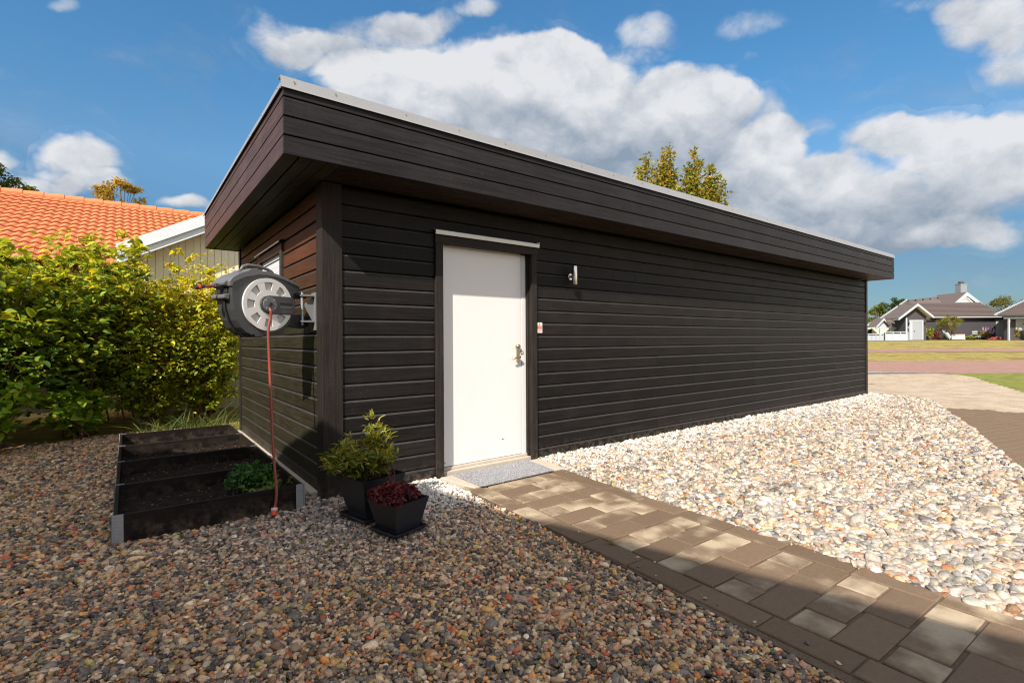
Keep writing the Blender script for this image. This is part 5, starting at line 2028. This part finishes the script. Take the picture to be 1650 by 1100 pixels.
GT = [(0.10, 0.14, 0.025), (0.15, 0.18, 0.03), (0.20, 0.20, 0.035)]
DT = [(0.03, 0.065, 0.02), (0.045, 0.09, 0.025), (0.06, 0.11, 0.03)]
BT = [(0.12, 0.115, 0.03), (0.09, 0.10, 0.025), (0.16, 0.13, 0.035)]
for r, D, h, cw, ch, pal, sd_, up_, lb in (
        (65.3, 90, 6.2, 3.6, 4.2, GT, 1, False, 'light green open crowned tree, leftmost behind the far grey roofed house'),
        (67.9, 90, 7.1, 5.0, 5.6, DT, 2, False, 'dark green dense tree behind the left gable of the far house'),
        (63.2, 92, 3.8, 4.0, 3.6, DT, 3, False, 'low dark tree at the garage edge, behind the white balustrade'),
        (66.9, 84, 3.4, 4.2, 3.2, GT, 4, False, 'low olive green tree between the two tall trees behind the far house'),
        (71.2, 92, 7.2, 3.4, 3.6, BT, 5, False, 'brownish tree top above the left roof slope of the far house'),
        (83.7, 85, 6.7, 7.2, 4.6, BT, 6, False, 'large rounded brown green tree behind the ridge at the right edge'),
        (79.6, 85, 5.2, 3.2, 2.6, DT, 7, False, 'small dark tree left of the large rounded tree at the right'),
        (77.0, 84, 4.6, 3.6, 2.4, GT, 8, False, 'low light green tree just right of the white roof gable'),
        (86.3, 80, 5.0, 5.0, 2.8, AUT, 9, False, 'yellowish tree showing above the white roof edge at the right')):
    x, y = wxy(r, D)
    tree('background_tree', lb, x, y, float(terrain(x, y)) - 0.1, h, cw, ch, pal, 200 + sd_, 26, 150, 0.24, group='trees behind the houses across the road', upright=up_)

# ------------------------------------------------------------------ neighbour's house with the orange tiles
RZ, RY = 4.77, 12.0            # ridge height and position
SLOPE = math.radians(24)
oh = thing('orange_roof_house', 'cream boarded house with bright orange pantiled roof and white bargeboards behind the hedge', 'house', (0, 0, 0))
EX0, EX1 = -11.5, 0.16
mb = MB()
mb.box(EX0 + 0.5, 0.0, 7.95, 15.8, -0.2, 2.55)
mb.prism([(7.95, 2.55), (15.8, 2.55), (12.0, 4.45)], lambda a, c, t: (t, a, c), EX0 + 0.5, -0.02)
mb.build('wall', M['cream'], oh)
mb = MB()
ey, ez = 7.55, RZ - (12.0 - 7.55) * math.tan(SLOPE)
mb.prism([(RY, RZ - 0.07), (ey, ez - 0.07), (ey, ez - 0.13), (RY, RZ - 0.14)], lambda a, c, t: (t, a, c), EX0, EX1 + 3)
mb.prism([(RY, RZ - 0.07), (16.45, ez - 0.07), (16.45, ez - 0.13), (RY, RZ - 0.14)], lambda a, c, t: (t, a, c), EX0, EX1 + 3)
mb.build('roof_deck', M['tile_orange'], oh)
# one pantile: two waves wide, 0.30 cover, 0.34 exposed
TW, TL = 0.295, 0.335


def pantile(nw=8):
    mb = MB()
    th = 0.014
    rows = [(0.0, 0.030), (TL + 0.04, -0.004)]
    for (v, dz) in rows:
        for k in range(nw * 2 + 1):
            u = k / (nw * 2)
            ph = (u * 2) % 1.0
            hgt = 0.030 * (0.5 - 0.5 * math.cos(2 * math.pi * ph)) ** 0.8
            mb.v.append((u * TW, v, hgt + dz))
    n = nw * 2 + 1
    for k in range(n - 1):
        mb.f.append((k, k + 1, n + k + 1, n + k))
    # front lip
    b_ = len(mb.v)
    for k in range(n):
        x, y, z = mb.v[k]
        mb.v.append((x, y + 0.002, z - th - 0.006))
    for k in range(n - 1):
        mb.f.append((b_ + k, b_ + k + 1, k + 1, k))
    me = mb.mesh('roof_tile', M['tile_orange'], smooth=False, fix=False)
    return me


PT = pantile()
cand = []
nr = int((RY - ey) / (TL * math.cos(SLOPE)))
for i in range(nr + 1):
    d = 0.06 + i * TL
    for j in range(int((EX1 - EX0) / TW)):
        x = EX1 - (j + 1) * TW
        yy_ = RY - (d + TL) * math.cos(SLOPE)
        zz_ = RZ - (d + TL) * math.sin(SLOPE)
        cand.append((x, yy_, zz_))


def keep(c):
    r, D = camd(c[0], c[1])
    return r > -1.10 * D - 0.3


cand = [c for c in cand if keep(c) and not (c[0] > -1.75 and c[1] < 7.9)]
# the tiles above the hedge are the ones seen; keep these single
seen = sorted(cand, key=lambda c: (c[2] < 2.95, math.hypot(c[0] - CAM.x, c[1] - CAM.y)))
for c in seen[:300]:
    link('roof_tile', PT, oh, (c[0], c[1], c[2] - 0.045), (SLOPE + random.gauss(0, .004), 0, 0))
tb = MB()
PV = [Vector(v.co) for v in PT.vertices]
PF = [tuple(p.vertices) for p in PT.polygons]
for c in seen[300:]:
    Mx = Matrix.Translation((c[0], c[1], c[2] - 0.045)) @ Matrix.Rotation(SLOPE, 4, 'X')
    b_ = len(tb.v)
    tb.v += [tuple(Mx @ q) for q in PV]
    tb.f += [tuple(b_ + i for i in f) for f in PF]
if tb.v:
    stuff(tb.build('roof_tile_field', M['tile_orange'], oh, fix=False))
# ridge tiles
mb = MB()
mb.tube([(0, 0, 0), (0.40, 0, 0.014)], [0.098, 0.108], 14)
RT = mb.mesh('ridge_tile', M['tile_orange'], smooth=False)
x = EX0
while x < EX1:
    link('ridge_tile', RT, oh, (x, RY, RZ - 0.045), (0, 0, 0))
    x += 0.36
# front wing with its gable towards the hedge
GY = 7.0
AX0, AZ0, AX1 = -1.42, 2.945, 4.52      # left eave point and right eave point of the wing
APX, APZ = 1.55, 4.53
ws = (APZ - AZ0) / (APX - AX0)
mb = MB()
mb.prism([(-1.2, -0.2), (4.3, -0.2), (4.3, 2.92), (APX, 4.38), (-1.2, 2.92)], lambda a, c, t: (a, t, c), 7.42, 12.5)
mb.build('wall', M['cream'], oh)
for i in range(46):
    x0 = -1.2 + i * 0.12
    x1 = x0 + 0.113
    zt = lambda x: 4.385 - abs(x - APX) * (4.38 - 2.92) / 2.75
    if x1 > 4.3:
        break
    mb = MB()
    mb.prism([(x0, -0.1), (x1, -0.1), (x1, zt(x1)), (x0, zt(x0))], lambda a, c, t: (a, t, c), 7.395, 7.418)
    mb.build('wall_board', M['cream'], oh)
for sgn in (-1, 1):
    xe = AX0 if sgn < 0 else AX1
    ze = AZ0
    for (off, thk, hh, yy_) in ((0.0, 0.028, 0.20, GY), (0.175, 0.024, 0.16, GY + 0.045)):
        mb = MB()
        p0 = Vector((xe, yy_, ze - off + 0.06))
        p1 = Vector((APX, yy_, APZ - off + 0.06))
        mb.prism([(p0.x, p0.z), (p1.x, p1.z), (p1.x, p1.z - hh * 1.08), (p0.x, p0.z - hh * 1.08)], lambda a, c, t: (a, t, c), yy_, yy_ + thk)
        mb.build('bargeboard', M['white_trim'], oh, bevel=0.003)
    mb = MB()
    mb.prism([(xe, ze + 0.02), (APX, APZ + 0.02), (APX, APZ - 0.05), (xe, ze - 0.05)], lambda a, c, t: (a, t, c), GY + 0.05, 12.4)
    mb.build('roof', M['tile_orange'], oh)
# windows facing the garden
for wx in (-8.2, -5.4, -2.9):
    wo_ = bpy.data.objects.new('window', None)
    col.objects.link(wo_)
    wo_.parent = oh
    wo_.location = (wx, 7.9, 1.0)
    mb = MB()
    mb.box(-0.06, 1.06, -0.02, 0.045, -0.06, 0.03)
    mb.box(-0.06, 1.06, -0.02, 0.045, 1.1, 1.18)
    mb.box(-0.06, 0.03, -0.02, 0.045, 0.0301, 1.0999)
    mb.box(0.97, 1.06, -0.02, 0.045, 0.0301, 1.0999)
    mb.build('window_frame', M['white_trim'], wo_)
    mb = MB()
    mb.box(0.03, 0.97, 0.01, 0.02, 0.03, 1.1)
    mb.build('pane', M['glass'], wo_)

# low white fence seen through the hedge
fe = thing('white_fence', 'pale horizontal board fence glimpsed through the stems of the hedge', 'fence', (-6.0, 7.25, 0))
for i in range(4):
    mb = MB()
    mb.box(0, 5.9, 0, 0.02, 0.12 + i * 0.24, 0.32 + i * 0.24)
    mb.build('board', M['cream'], fe)
for i in range(4):
    mb = MB()
    mb.box(0.1 + i * 1.85, 0.18 + i * 1.85, 0.021, 0.09, -0.1, 1.08)
    mb.build('post', M['cream'], fe)

# ------------------------------------------------------------------ the photographer's side: unseen house, inferred and shaped to cast the garden's shadow
nh = thing('shade_casting_house', 'large pale cream house behind the camera, out of view, shaped to cast the shadow on the dark pebbles', 'house', (0, 0, 0))
mb = MB()
mb.prism([(-4.285, -4.15), (-2.81, -9.2), (-2.4, -12.5), (-12.5, -12.5), (-12.5, -4.15)][::-1], lambda a, c, t: (a, c, t), -0.1, 5.0)
mb.build('wall', M['bounce_cream'], nh)
mb = MB()
mb.prism([(-4.148, -0.1), (0.55, -0.1), (0.55, 3.25), (-0.6, 3.90), (-1.3, 4.26), (-2.5, 4.66), (-4.148, 4.98)], lambda a, c, t: (t, a, c), -9.5, -4.2)
mb.build('wing', M['bounce_cream'], nh)
mb = MB()
mb.box(-6.5, -4.1, 0.5505, 2.9, -0.1, 2.75)
mb.build('lean_to', M['bounce_cream'], nh)  # unseen block added to keep the left pebbles and lower hedge in shade

# ------------------------------------------------------------------ houses across the road
HZ = math.atan2(R2[1], R2[0])
O = wxy(47.0, 57.0)
G0 = 1.03                 # ground level over there
fh = thing('grey_roofed_house', 'long low dark house with grey tiled roof and white gables across the road', 'house', (O[0], O[1], 0), HZ)
# local x runs right, y runs away, z up. dimensions in metres


def P_(name, mat, *boxes, parent=None, bevel=0, color=None):
    mb = MB()
    for b_ in boxes:
        mb.box(*b_)
    o = mb.build(name, mat, parent or fh, bevel=bevel)
    return o


def tile_rows(parent, x0, x1, y0, z0, y1, z1, mat, colw=0.30, rowl=0.36, clip=None, name='roof_tile'):
    """courses of tiles as shallow overlapping strips with a wavy front edge, joined (each a pixel or two in the picture)"""
    L = math.hypot(y1 - y0, z1 - z0)
    n = max(1, int(L / rowl))
    mb = MB()
    dy, dz = (y1 - y0) / n, (z1 - z0) / n
    ny, nz = -(z1 - z0) / L, (y1 - y0) / L
    for i in range(n):
        ya, za = y0 + dy * i, z0 + dz * i
        yb, zb = ya + dy, za + dz
        xa, xb = (x0, x1) if clip is None else clip((i + 0.5) / n)
        k = 0
        x = xa
        while x < xb - 0.02:
            xe = min(x + colw, xb)
            h = 0.045
            off = 0.09
            pts = [(x, 0.0), (x + (xe - x) * .5, 0.045), (xe - 0.02, 0.0)]
            b_ = len(mb.v)
            for (px, ph) in pts:
                q = off + ph
                mb.v.append((px, ya + ny * q, za + nz * q))
                mb.v.append((px, yb + ny * (q - 0.085), zb + nz * (q - 0.085)))
                mb.v.append((px, ya + ny * (q - 0.09), za + nz * (q - 0.09)))
            mb.f += [(b_, b_ + 3, b_ + 4, b_ + 1), (b_ + 3, b_ + 6, b_ + 7, b_ + 4), (b_ + 2, b_ + 5, b_ + 3, b_), (b_ + 5, b_ + 8, b_ + 6, b_ + 3)]
            x = xe
            k += 1
    o = mb.build(name + '_field', mat, parent, fix=False)
    return stuff(o)


# main range
P_('wall', M['house_dark'], (-1.15, 9.5, 0.0, 6.0, G0 - 0.2, 3.60))
for i in range(14):
    P_('wall_board', M['house_dark'], (-0.95, 7.75, -0.035, -0.001, G0 + 0.02 + i * 0.185, G0 + 0.185 + i * 0.185))
P_('roof', M['tile_grey'], (-1.3, -1.29, 0, 0.01, 3.6, 3.61))
mb = MB()
mb.prism([(-0.45, 3.62), (3.2, 5.42), (6.9, 3.6), (6.9, 3.5), (-0.45, 3.52)], lambda a, c, t: (t, a, c), 0.3, 8.9)
mb.build('roof_deck', M['tile_grey'], fh)
tile_rows(fh, 0.35, 8.9, -0.45, 3.62, 3.2, 5.42, M['tile_grey'])
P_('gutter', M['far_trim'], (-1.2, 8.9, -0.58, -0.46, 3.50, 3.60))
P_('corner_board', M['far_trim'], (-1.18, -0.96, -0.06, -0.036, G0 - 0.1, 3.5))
mb = MB()
mb.prism([(8.9, 5.5), (10.6, 4.4), (10.6, 4.25), (8.9, 5.35)], lambda a, c, t: (a, t, c), 3.0, 3.1)
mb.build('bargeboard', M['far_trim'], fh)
# door at the right end of the main range
dr = bpy.data.objects.new('door', None)
col.objects.link(dr)
dr.parent = fh
dr.location = (7.80, -0.04, 0)
P_('door_frame', M['far_trim'], (0, 0.16, -0.03, 0.03, G0, 3.28), (1.36, 1.52, -0.03, 0.03, G0, 3.28), (0.16, 1.36, -0.03, 0.03, 3.14, 3.28), parent=dr)
P_('door_leaf', M['far_trim'], (0.161, 1.359, -0.01, 0.03, G0, 3.139), parent=dr)
for i in range(7):
    P_('door_board', M['far_trim'], (0.175 + i * 0.168, 0.175 + i * 0.168 + 0.155, -0.02, -0.0101, G0 + 0.03, 3.1), parent=dr)
P_('handle', M['steel'], (1.22, 1.26, -0.05, -0.0202, 2.0, 2.1), parent=dr)
# gabled shed end with white door
P_('wall', M['house_dark'], (-3.42, -1.18, -1.35, 0.3, G0 - 0.2, 3.52))
mb = MB()
mb.prism([(-3.42, 3.52), (-1.18, 3.52), (-1.18, 3.66), (-2.4, 4.72), (-3.42, 3.82)], lambda a, c, t: (a, t, c), -1.35, 0.3)
mb.build('gable_wall', M['house_dark'], fh)
gx, gz = -2.83, 5.02
gx = -2.60
for xe, ze in ((-4.72, 3.42), (-0.86, 3.62)):
    mb = MB()
    mb.prism([(xe, ze), (gx, gz), (gx, gz - 0.27), (xe, ze - 0.24)], lambda a, c, t: (a, t, c), -2.02, -1.96)
    mb.build('bargeboard', M['far_trim'], fh)
    mb = MB()
    mb.prism([(xe, ze + 0.03), (gx, gz + 0.03), (gx, gz - 0.12), (xe, ze - 0.12)], lambda a, c, t: (a, t, c), -1.959, 0.4 if xe < gx else 0.9)
    mb.build('roof', M['tile_grey'], fh)
    mb = MB()
    mb.prism([(xe, ze - 0.125), (gx, gz - 0.125), (gx, gz - 0.16), (xe, ze - 0.16)], lambda a, c, t: (a, t, c), -1.955, -1.2)
    mb.build('eave_lining', M['cream'], fh)
P_('corner_board', M['far_trim'], (-3.46, -3.30, -1.40, -1.351, G0 - 0.1, 3.55))
gd = bpy.data.objects.new('door', None)
col.objects.link(gd)
gd.parent = fh
gd.location = (-3.02, -1.36, 0)
P_('door_frame', M['far_trim'], (-0.05, 0.09, -0.04, 0.01, G0, 3.24), (1.36, 1.50, -0.04, 0.01, G0, 3.24), (0.09, 1.36, -0.04, 0.01, 3.10, 3.24), parent=gd)
P_('side_panel', M['far_trim'], (0.091, 0.30, -0.02, 0.005, G0, 3.099), parent=gd)
P_('door_leaf', simple('pale_grey_door', (0.27, 0.285, 0.31), 0.5), (0.301, 1.359, -0.012, 0.006, G0, 3.099), parent=gd)
P_('handle', M['rubber'], (0.46, 0.54, -0.05, -0.013, 1.95, 2.05), parent=gd)
for lx in (-3.22, -1.42):
    P_('outside_lamp', M['rubber'], (lx, lx + 0.12, -1.48, -1.351, 2.75, 3.0))
P_('vent', M['far_trim'], (-3.24, -3.14, -1.38, -1.351, 2.35, 2.48))
# the tall rear roof with its rake running down to the left
mb = MB()
RA = [(-4.1, 3.0, 2.9), (3.05, 9.0, 6.16), (11.2, 9.6, 6.95), (11.2, 3.0, 4.8), (-3.4, 2.4, 2.7)]
mb.v += [(-4.0, 3.0, 2.95), (4.8, 9.0, 6.2), (12.2, 9.0, 6.98), (11.0, 3.0, 2.95), (-4.0, 3.0, 2.75), (4.8, 9.0, 5.9), (12.2, 9.0, 6.7), (11.0, 3.0, 2.75)]
mb.f += [(0, 1, 2, 3), (7, 6, 5, 4), (0, 4, 5, 1), (1, 5, 6, 2), (2, 6, 7, 3), (3, 7, 4, 0)]
mb.build('rear_roof', M['tile_grey'], fh)
# courses of the rear roof
mb = MB()
A, B, C_, D_ = [Vector(mb_) for mb_ in ((-4.0, 3.0, 2.95), (4.8, 9.0, 6.2), (12.2, 9.0, 6.98), (11.0, 3.0, 2.95))]
nn = (B - A).cross(D_ - A).normalized()
if nn.z < 0:
    nn = -nn
for i in range(20):
    t0, t1 = i / 20, (i + 0.94) / 20
    a, b_ = A.lerp(B, t0), D_.lerp(C_, t0)
    c, d = D_.lerp(C_, t1), A.lerp(B, t1)
    q = len(mb.v)
    mb.v += [tuple(a + nn * .07), tuple(b_ + nn * .07), tuple(c + nn * .03), tuple(d + nn * .03), tuple(a), tuple(b_)]
    mb.f += [(q, q + 1, q + 2, q + 3), (q + 4, q + 5, q + 1, q)]
stuff(mb.build('rear_tile_field', M['tile_grey'], fh, fix=False))
mb = MB()
bar(mb, A + nn * .12, B + nn * .12, 0.14, 0.16)
mb.build('rake_board', M['far_trim'], fh)
for i in range(8):
    f = 0.08 + i * 0.115
    p = B.lerp(C_, f).lerp(A.lerp(D_, f), 0.12)
    P_('snow_guard', M['rubber'], (p.x, p.x + 0.14, p.y, p.y + 0.1, p.z, p.z + 0.30))
P_('rear_wall', M['cream'], (-3.2, 10.5, 3.2, 9.5, G0 - 0.2, 2.9))
# white gable on the roof
for (a, b_, c, d, y, mt) in ((7.40, 5.42, 9.06, 6.86, 4.9, 'white_trim'), (10.95, 5.42, 9.06, 6.86, 4.9, 'white_trim')):
    mb = MB()
    mb.prism([(a, b_), (c, d), (c, d - 0.50), (a + (0.62 if a < c else -0.62), b_)], lambda x_, z_, t: (x_, t, z_), y, y + 0.08)
    mb.build('bargeboard', M['far_trim'], fh)
mb = MB()
mb.prism([(7.9, 5.3), (9.06, 6.40), (10.4, 5.3)], lambda x_, z_, t: (x_, t, z_), 5.1, 9.0)
mb.build('gable_wall', M['far_trim'], fh)
mb = MB()
mb.prism([(8.05, 5.3), (9.06, 6.36), (10.2, 5.3), (10.0, 5.3), (9.06, 6.16), (8.25, 5.3)], lambda x_, z_, t: (x_, t, z_), 5.02, 5.1)
mb.build('gable_trim', M['cream'], fh)
for a in (7.40, 10.95):
    mb = MB()
    mb.prism([(a, 5.45), (9.06, 6.89), (9.06, 6.79), (a, 5.35)], lambda x_, z_, t: (x_, t, z_), 4.981, 9.2)
    mb.build('dormer_roof', M['tile_grey'], fh)
# chimney
ch = P_('chimney', M['steel'], (10.1, 10.9, 7.0, 7.8, 6.2, 8.05))
P_('chimney_cap', M['steel'], (10.05, 10.95, 6.95, 7.85, 8.051, 8.12), parent=ch)
mb = MB()
mb.tube([(10.5, 7.4, 8.12), (10.5, 7.4, 8.24)], 0.30, 12)
mb.tube([(10.5, 7.4, 8.24), (10.5, 7.4, 8.46)], [0.34, 0.20], 12)
mb.build('chimney_cowl', M['plastic_dark'], ch)
# small porch gable on the left with posts
for xe, ze in ((-5.75, 2.55), (-3.92, 2.55)):
    mb = MB()
    mb.prism([(xe, ze), (-4.86, 3.50), (-4.86, 3.26), (xe, ze - 0.24)], lambda x_, z_, t: (x_, t, z_), -0.06, 0.0)
    mb.build('bargeboard', M['far_trim'], fh)
    mb = MB()
    mb.prism([(xe, ze + 0.05), (-4.86, 3.55), (-4.86, 3.45), (xe, ze - 0.05)], lambda x_, z_, t: (x_, t, z_), 0.001, 1.4)
    mb.build('roof', M['tile_grey'], fh)
mb = MB()
mb.prism([(-5.55, 2.45), (-4.86, 3.22), (-4.15, 2.45)], lambda x_, z_, t: (x_, t, z_), 0.25, 0.35)
mb.build('gable_wall', M['far_trim'], fh)
P_('porch_beam', M['far_trim'], (-5.7, -3.4, 0.05, 0.2, 2.30, 2.46))
P_('porch_post', M['far_trim'], (-5.28, -5.10, 0.05, 0.2, G0, 2.299))
P_('porch_post', M['far_trim'], (-4.05, -3.86, 0.05, 0.2, G0, 2.299))
P_('porch_wall', M['cream'], (-5.6, -3.4, 2.6, 2.8, G0, 2.9))
P_('window', M['glass'], (-4.85, -4.4, 2.55, 2.599, 1.75, 2.3))

# white balustrade in front of the porch
Ob = wxy(47.0, 55.2)
bl = thing('white_balustrade', 'white garden fence with top rail running between the garage edge and the far dark gable', 'fence', (Ob[0], Ob[1], 0), HZ)
P_('top_rail', M['far_trim'], (-6.05, -3.55, -0.04, 0.06, 1.86, 1.95), parent=bl)
P_('solid_panel', M['far_trim'], (-6.0, -3.6, 0, 0.03, 0.9, 1.72), parent=bl)
P_('top_rail', M['far_trim'], (-8.6, -6.08, 0.2, 0.3, 1.68, 1.76), parent=bl)
for i in range(4):
    P_('post', M['far_trim'], (-6.06 + i * 0.82, -5.98 + i * 0.82, -0.03, -0.001, 0.85, 1.859), parent=bl)
for i in range(17):
    x0 = -8.55 + i * 0.145
    P_('picket', M['far_trim'], (x0, x0 + 0.115, 0.22, 0.25, 0.75, 1.54), parent=bl)
for i in range(4):
    P_('post', M['far_trim'], (-8.5 + i * 0.8, -8.42 + i * 0.8, 0.26, 0.30, 0.75, 1.679), parent=bl)

# pale outbuilding far left behind the trees
Oo = wxy(62.5, 84)
ob_ = thing('pale_outbuilding', 'pale flat roofed outbuilding half hidden at the garage edge behind the balustrade', 'shed', (Oo[0], Oo[1], 0), HZ)
P_('wall', simple('pale_grey_wall', (0.42, 0.44, 0.46), .7), (-5, 4.3, 0, 6, 0.8, 3.3), parent=ob_)
P_('roof', M['far_trim'], (-5.2, 4.5, -0.2, 6.2, 3.301, 3.55), parent=ob_)

# right hand neighbour: roof corner, post and dark wall
O2 = wxy(53.0, 53.5)
rh = thing('dark_house_corner', 'dark house corner with white edged tiled roof at the right edge', 'house', (O2[0], O2[1], 0), HZ)
P_('wall', M['house_dark'], (0.25, 8.0, 0.6, 1.0, 0.7, 3.50), parent=rh)
P_('rear_wall', M['house_dark'], (4.5, 11.0, 1.001, 5.0, 0.7, 3.50), parent=rh)
mb = MB()
mb.v += [(-2.15, -0.6, 3.62), (11.0, -0.6, 3.62), (14.0, 5.0, 5.5), (6.7, 5.0, 5.5), (-2.15, -0.6, 3.5), (11.0, -0.6, 3.5), (14.0, 5.0, 5.3), (6.7, 5.0, 5.3)]
mb.f += [(0, 1, 2, 3), (7, 6, 5, 4), (0, 4, 5, 1), (1, 5, 6, 2), (2, 6, 7, 3), (3, 7, 4, 0)]
mb.build('roof', M['tile_grey'], rh)
tile_rows(rh, -2.1, 8, -0.6, 3.62, 5.0, 5.5, M['tile_grey'], clip=lambda t: (-2.0 + 8.7 * t, 10.0))
mb = MB()
bar(mb, (-2.25, -0.66, 3.74), (6.7, 5.0, 5.62), 0.14, 0.15)
mb.build('rake_board', M['far_trim'], rh)
P_('gutter', M['rubber'], (-1.85, 8, -0.72, -0.6, 3.46, 3.58), parent=rh)
P_('fascia_board', M['far_trim'], (-1.2, 8, -0.5, -0.45, 3.24, 3.40), parent=rh)
P_('post', M['far_trim'], (-0.62, -0.48, -0.45, -0.33, 0.9, 3.24), parent=rh)
P_('wall_lamp', M['steel'], (0.45, 0.57, 0.5, 0.599, 2.9, 3.15), parent=rh)
P_('window_frame', M['far_trim'], (1.15, 2.6, 0.55, 0.599, 1.95, 3.2), parent=rh)

# garden in front of the far house
gy = 56.0


def at_r(r, D):
    x, y = wxy(r, D)
    return (x, y, float(terrain(x, y)))


p = at_r(48.15, 55.3)
tree('garden_tree', 'small round topped tree with olive crown standing before the dark house wall', p[0], p[1], p[2], 2.65, 2.5, 1.45, [(0.20, 0.20, 0.03), (0.28, 0.24, 0.04), (0.13, 0.14, 0.025)], 301, 26, 90, 0.10, 0.05)
for (r, D, sp, h, pal, lb, sd_) in (
        (46.35, 55.9, 0.55, 1.45, [(0.30, 0.34, 0.03), (0.22, 0.28, 0.03)], 'bright yellow green bush at the left end of the dark house wall', 1),
        (47.2, 55.9, 0.50, 0.95, [(0.26, 0.07, 0.04), (0.2, 0.09, 0.05)], 'reddish bush beside the yellow green bush', 2),
        (52.85, 56.0, 0.55, 1.15, [(0.28, 0.26, 0.05), (0.2, 0.22, 0.04)], 'yellow green bush under the purple flowers by the right door', 3),
        (51.9, 56.1, 0.35, 1.2, [(0.30, 0.24, 0.12), (0.18, 0.22, 0.05)], 'pale mixed bush behind the white garden box', 4),
        (50.6, 55.6, 0.70, 0.35, [(0.2, 0.26, 0.04), (0.3, 0.3, 0.12)], 'low green ground plants before the middle of the wall', 5),
        (55.2, 53.0, 0.75, 0.95, [(0.38, 0.32, 0.10), (0.30, 0.28, 0.06)], 'pale yellow grass clump, left one at the right edge', 6),
        (56.6, 53.2, 0.75, 1.1, [(0.42, 0.34, 0.14), (0.3, 0.26, 0.07)], 'pale yellow grass clump, right one at the right edge', 7),
        (54.3, 54.2, 0.45, 1.5, [(0.30, 0.28, 0.08), (0.4, 0.34, 0.16)], 'tall feathery yellow grasses beside the white right door', 8),
        (54.7, 53.4, 0.35, 2.0, [(0.24, 0.22, 0.04), (0.34, 0.2, 0.06)], 'thin tall bush in front of the dark house corner', 9),
        (38.95, 57.5, 1.5, 2.2, [(0.14, 0.035, 0.03), (0.10, 0.03, 0.03), (0.2, 0.06, 0.05)], 'dark red leaved shrub beside the garage edge behind the balustrade', 10)):
    p = at_r(r, D)
    shrub('garden_bush', lb, 'bush', (p[0], p[1], p[2] - .05), sp, h, 9, pal, 0.13, 0.08, 4, 400 + sd_, 'bushes in the garden across the road', sub=5, twigs=3, ytone=False)
fl = MB()
g = np.random.default_rng(9)
p = at_r(52.8, 55.7)
ft = thing('purple_flowers', 'upright purple flower spikes above the bush left of the far right door', 'flowers', p, HZ)
for i in range(26):
    x, y = g.uniform(-.5, .5), g.uniform(-.3, .3)
    h = g.uniform(1.0, 1.45)
    fl.tube([(x, y, h - 0.35), (x + g.normal(0, .03), y, h)], [0.05, 0.015], 5)
fl.build('flower_spike', simple('purple_petals', (0.27, 0.15, 0.30), .7), ft)
p = at_r(52.9, 55.0)
ft = thing('red_flowers', 'low red flowers along the lawn edge left of the far right door', 'flowers', p, HZ)
fl = MB()
for i in range(34):
    x, y, z = g.uniform(-.9, .9), g.uniform(-.2, .2), g.uniform(0.05, 0.3)
    s = g.uniform(.04, .08)
    fl.hexa([(x + s * a, y + s * b_, z + s * c * .8) for c in (-1, 1) for a, b_ in ((-1, -1), (1, -1), (1, 1), (-1, 1))])
fl.build('flower_head', simple('red_petals', (0.30, 0.05, 0.05), .7), ft)
p = at_r(49.15, 55.4)
t = thing('white_garden_box', 'long low white box with reddish top edge right of the small tree', 'box', p, HZ)
mb = MB()
mb.prism([(-0.75, 0.05), (0.78, 0.05), (0.72, 0.60), (-0.72, 0.56)], lambda a, c, t_: (a, t_, c), 0, 0.45)
mb.build('box_body', M['far_trim'], t)
P_('rim', simple('reddish_rim', (0.35, 0.14, 0.10), .7), (-0.74, 0.76, -0.02, 0.47, 0.601, 0.66), parent=t)
P_('soil', M['soil'], (-0.68, 0.68, 0.03, 0.42, 0.662, 0.68), parent=t)
p = at_r(51.15, 55.6)
t = thing('white_garden_chair', 'small white slatted garden chair against the dark wall', 'chair', p, HZ)
for (a, b_) in ((0.34, 0.40), (0.62, 0.72), (0.82, 0.95)):
    P_('slat', M['far_trim'], (-0.30, 0.30, 0.0 if a > .5 else -0.4, 0.04, a, b_), parent=t)
for x in (-0.30, 0.26):
    P_('leg', M['rubber'], (x, x + 0.04, 0.041, 0.08, 0.0, 0.95), parent=t)
    P_('leg', M['rubber'], (x, x + 0.04, -0.40, -0.36, 0.0, 0.339), parent=t)
p = at_r(47.75, 55.0)
t = thing('white_wheelbarrow', 'white wheelbarrow leaning upright beside the small tree trunk', 'wheelbarrow', p, HZ)
mb = MB()
bar(mb, (-0.55, 0, 1.05), (0.15, 0, 0.08), 0.06, 0.06)
bar(mb, (-0.45, 0.3, 1.10), (0.22, 0.3, 0.12), 0.06, 0.06)
mb.build('handles', M['far_trim'], t)
mb = MB()
mb.prism([(-0.30, 0.75), (0.10, 0.20), (0.25, 0.30), (-0.12, 0.85)], lambda a, c, t_: (a, t_, c), -0.05, 0.35)
mb.build('tray', M['far_trim'], t)
mb = MB()
mb.tube([(0.25, 0.10, 0.18), (0.25, 0.18, 0.18)], 0.17, 14)
mb.build('wheel', M['rubber'], t)
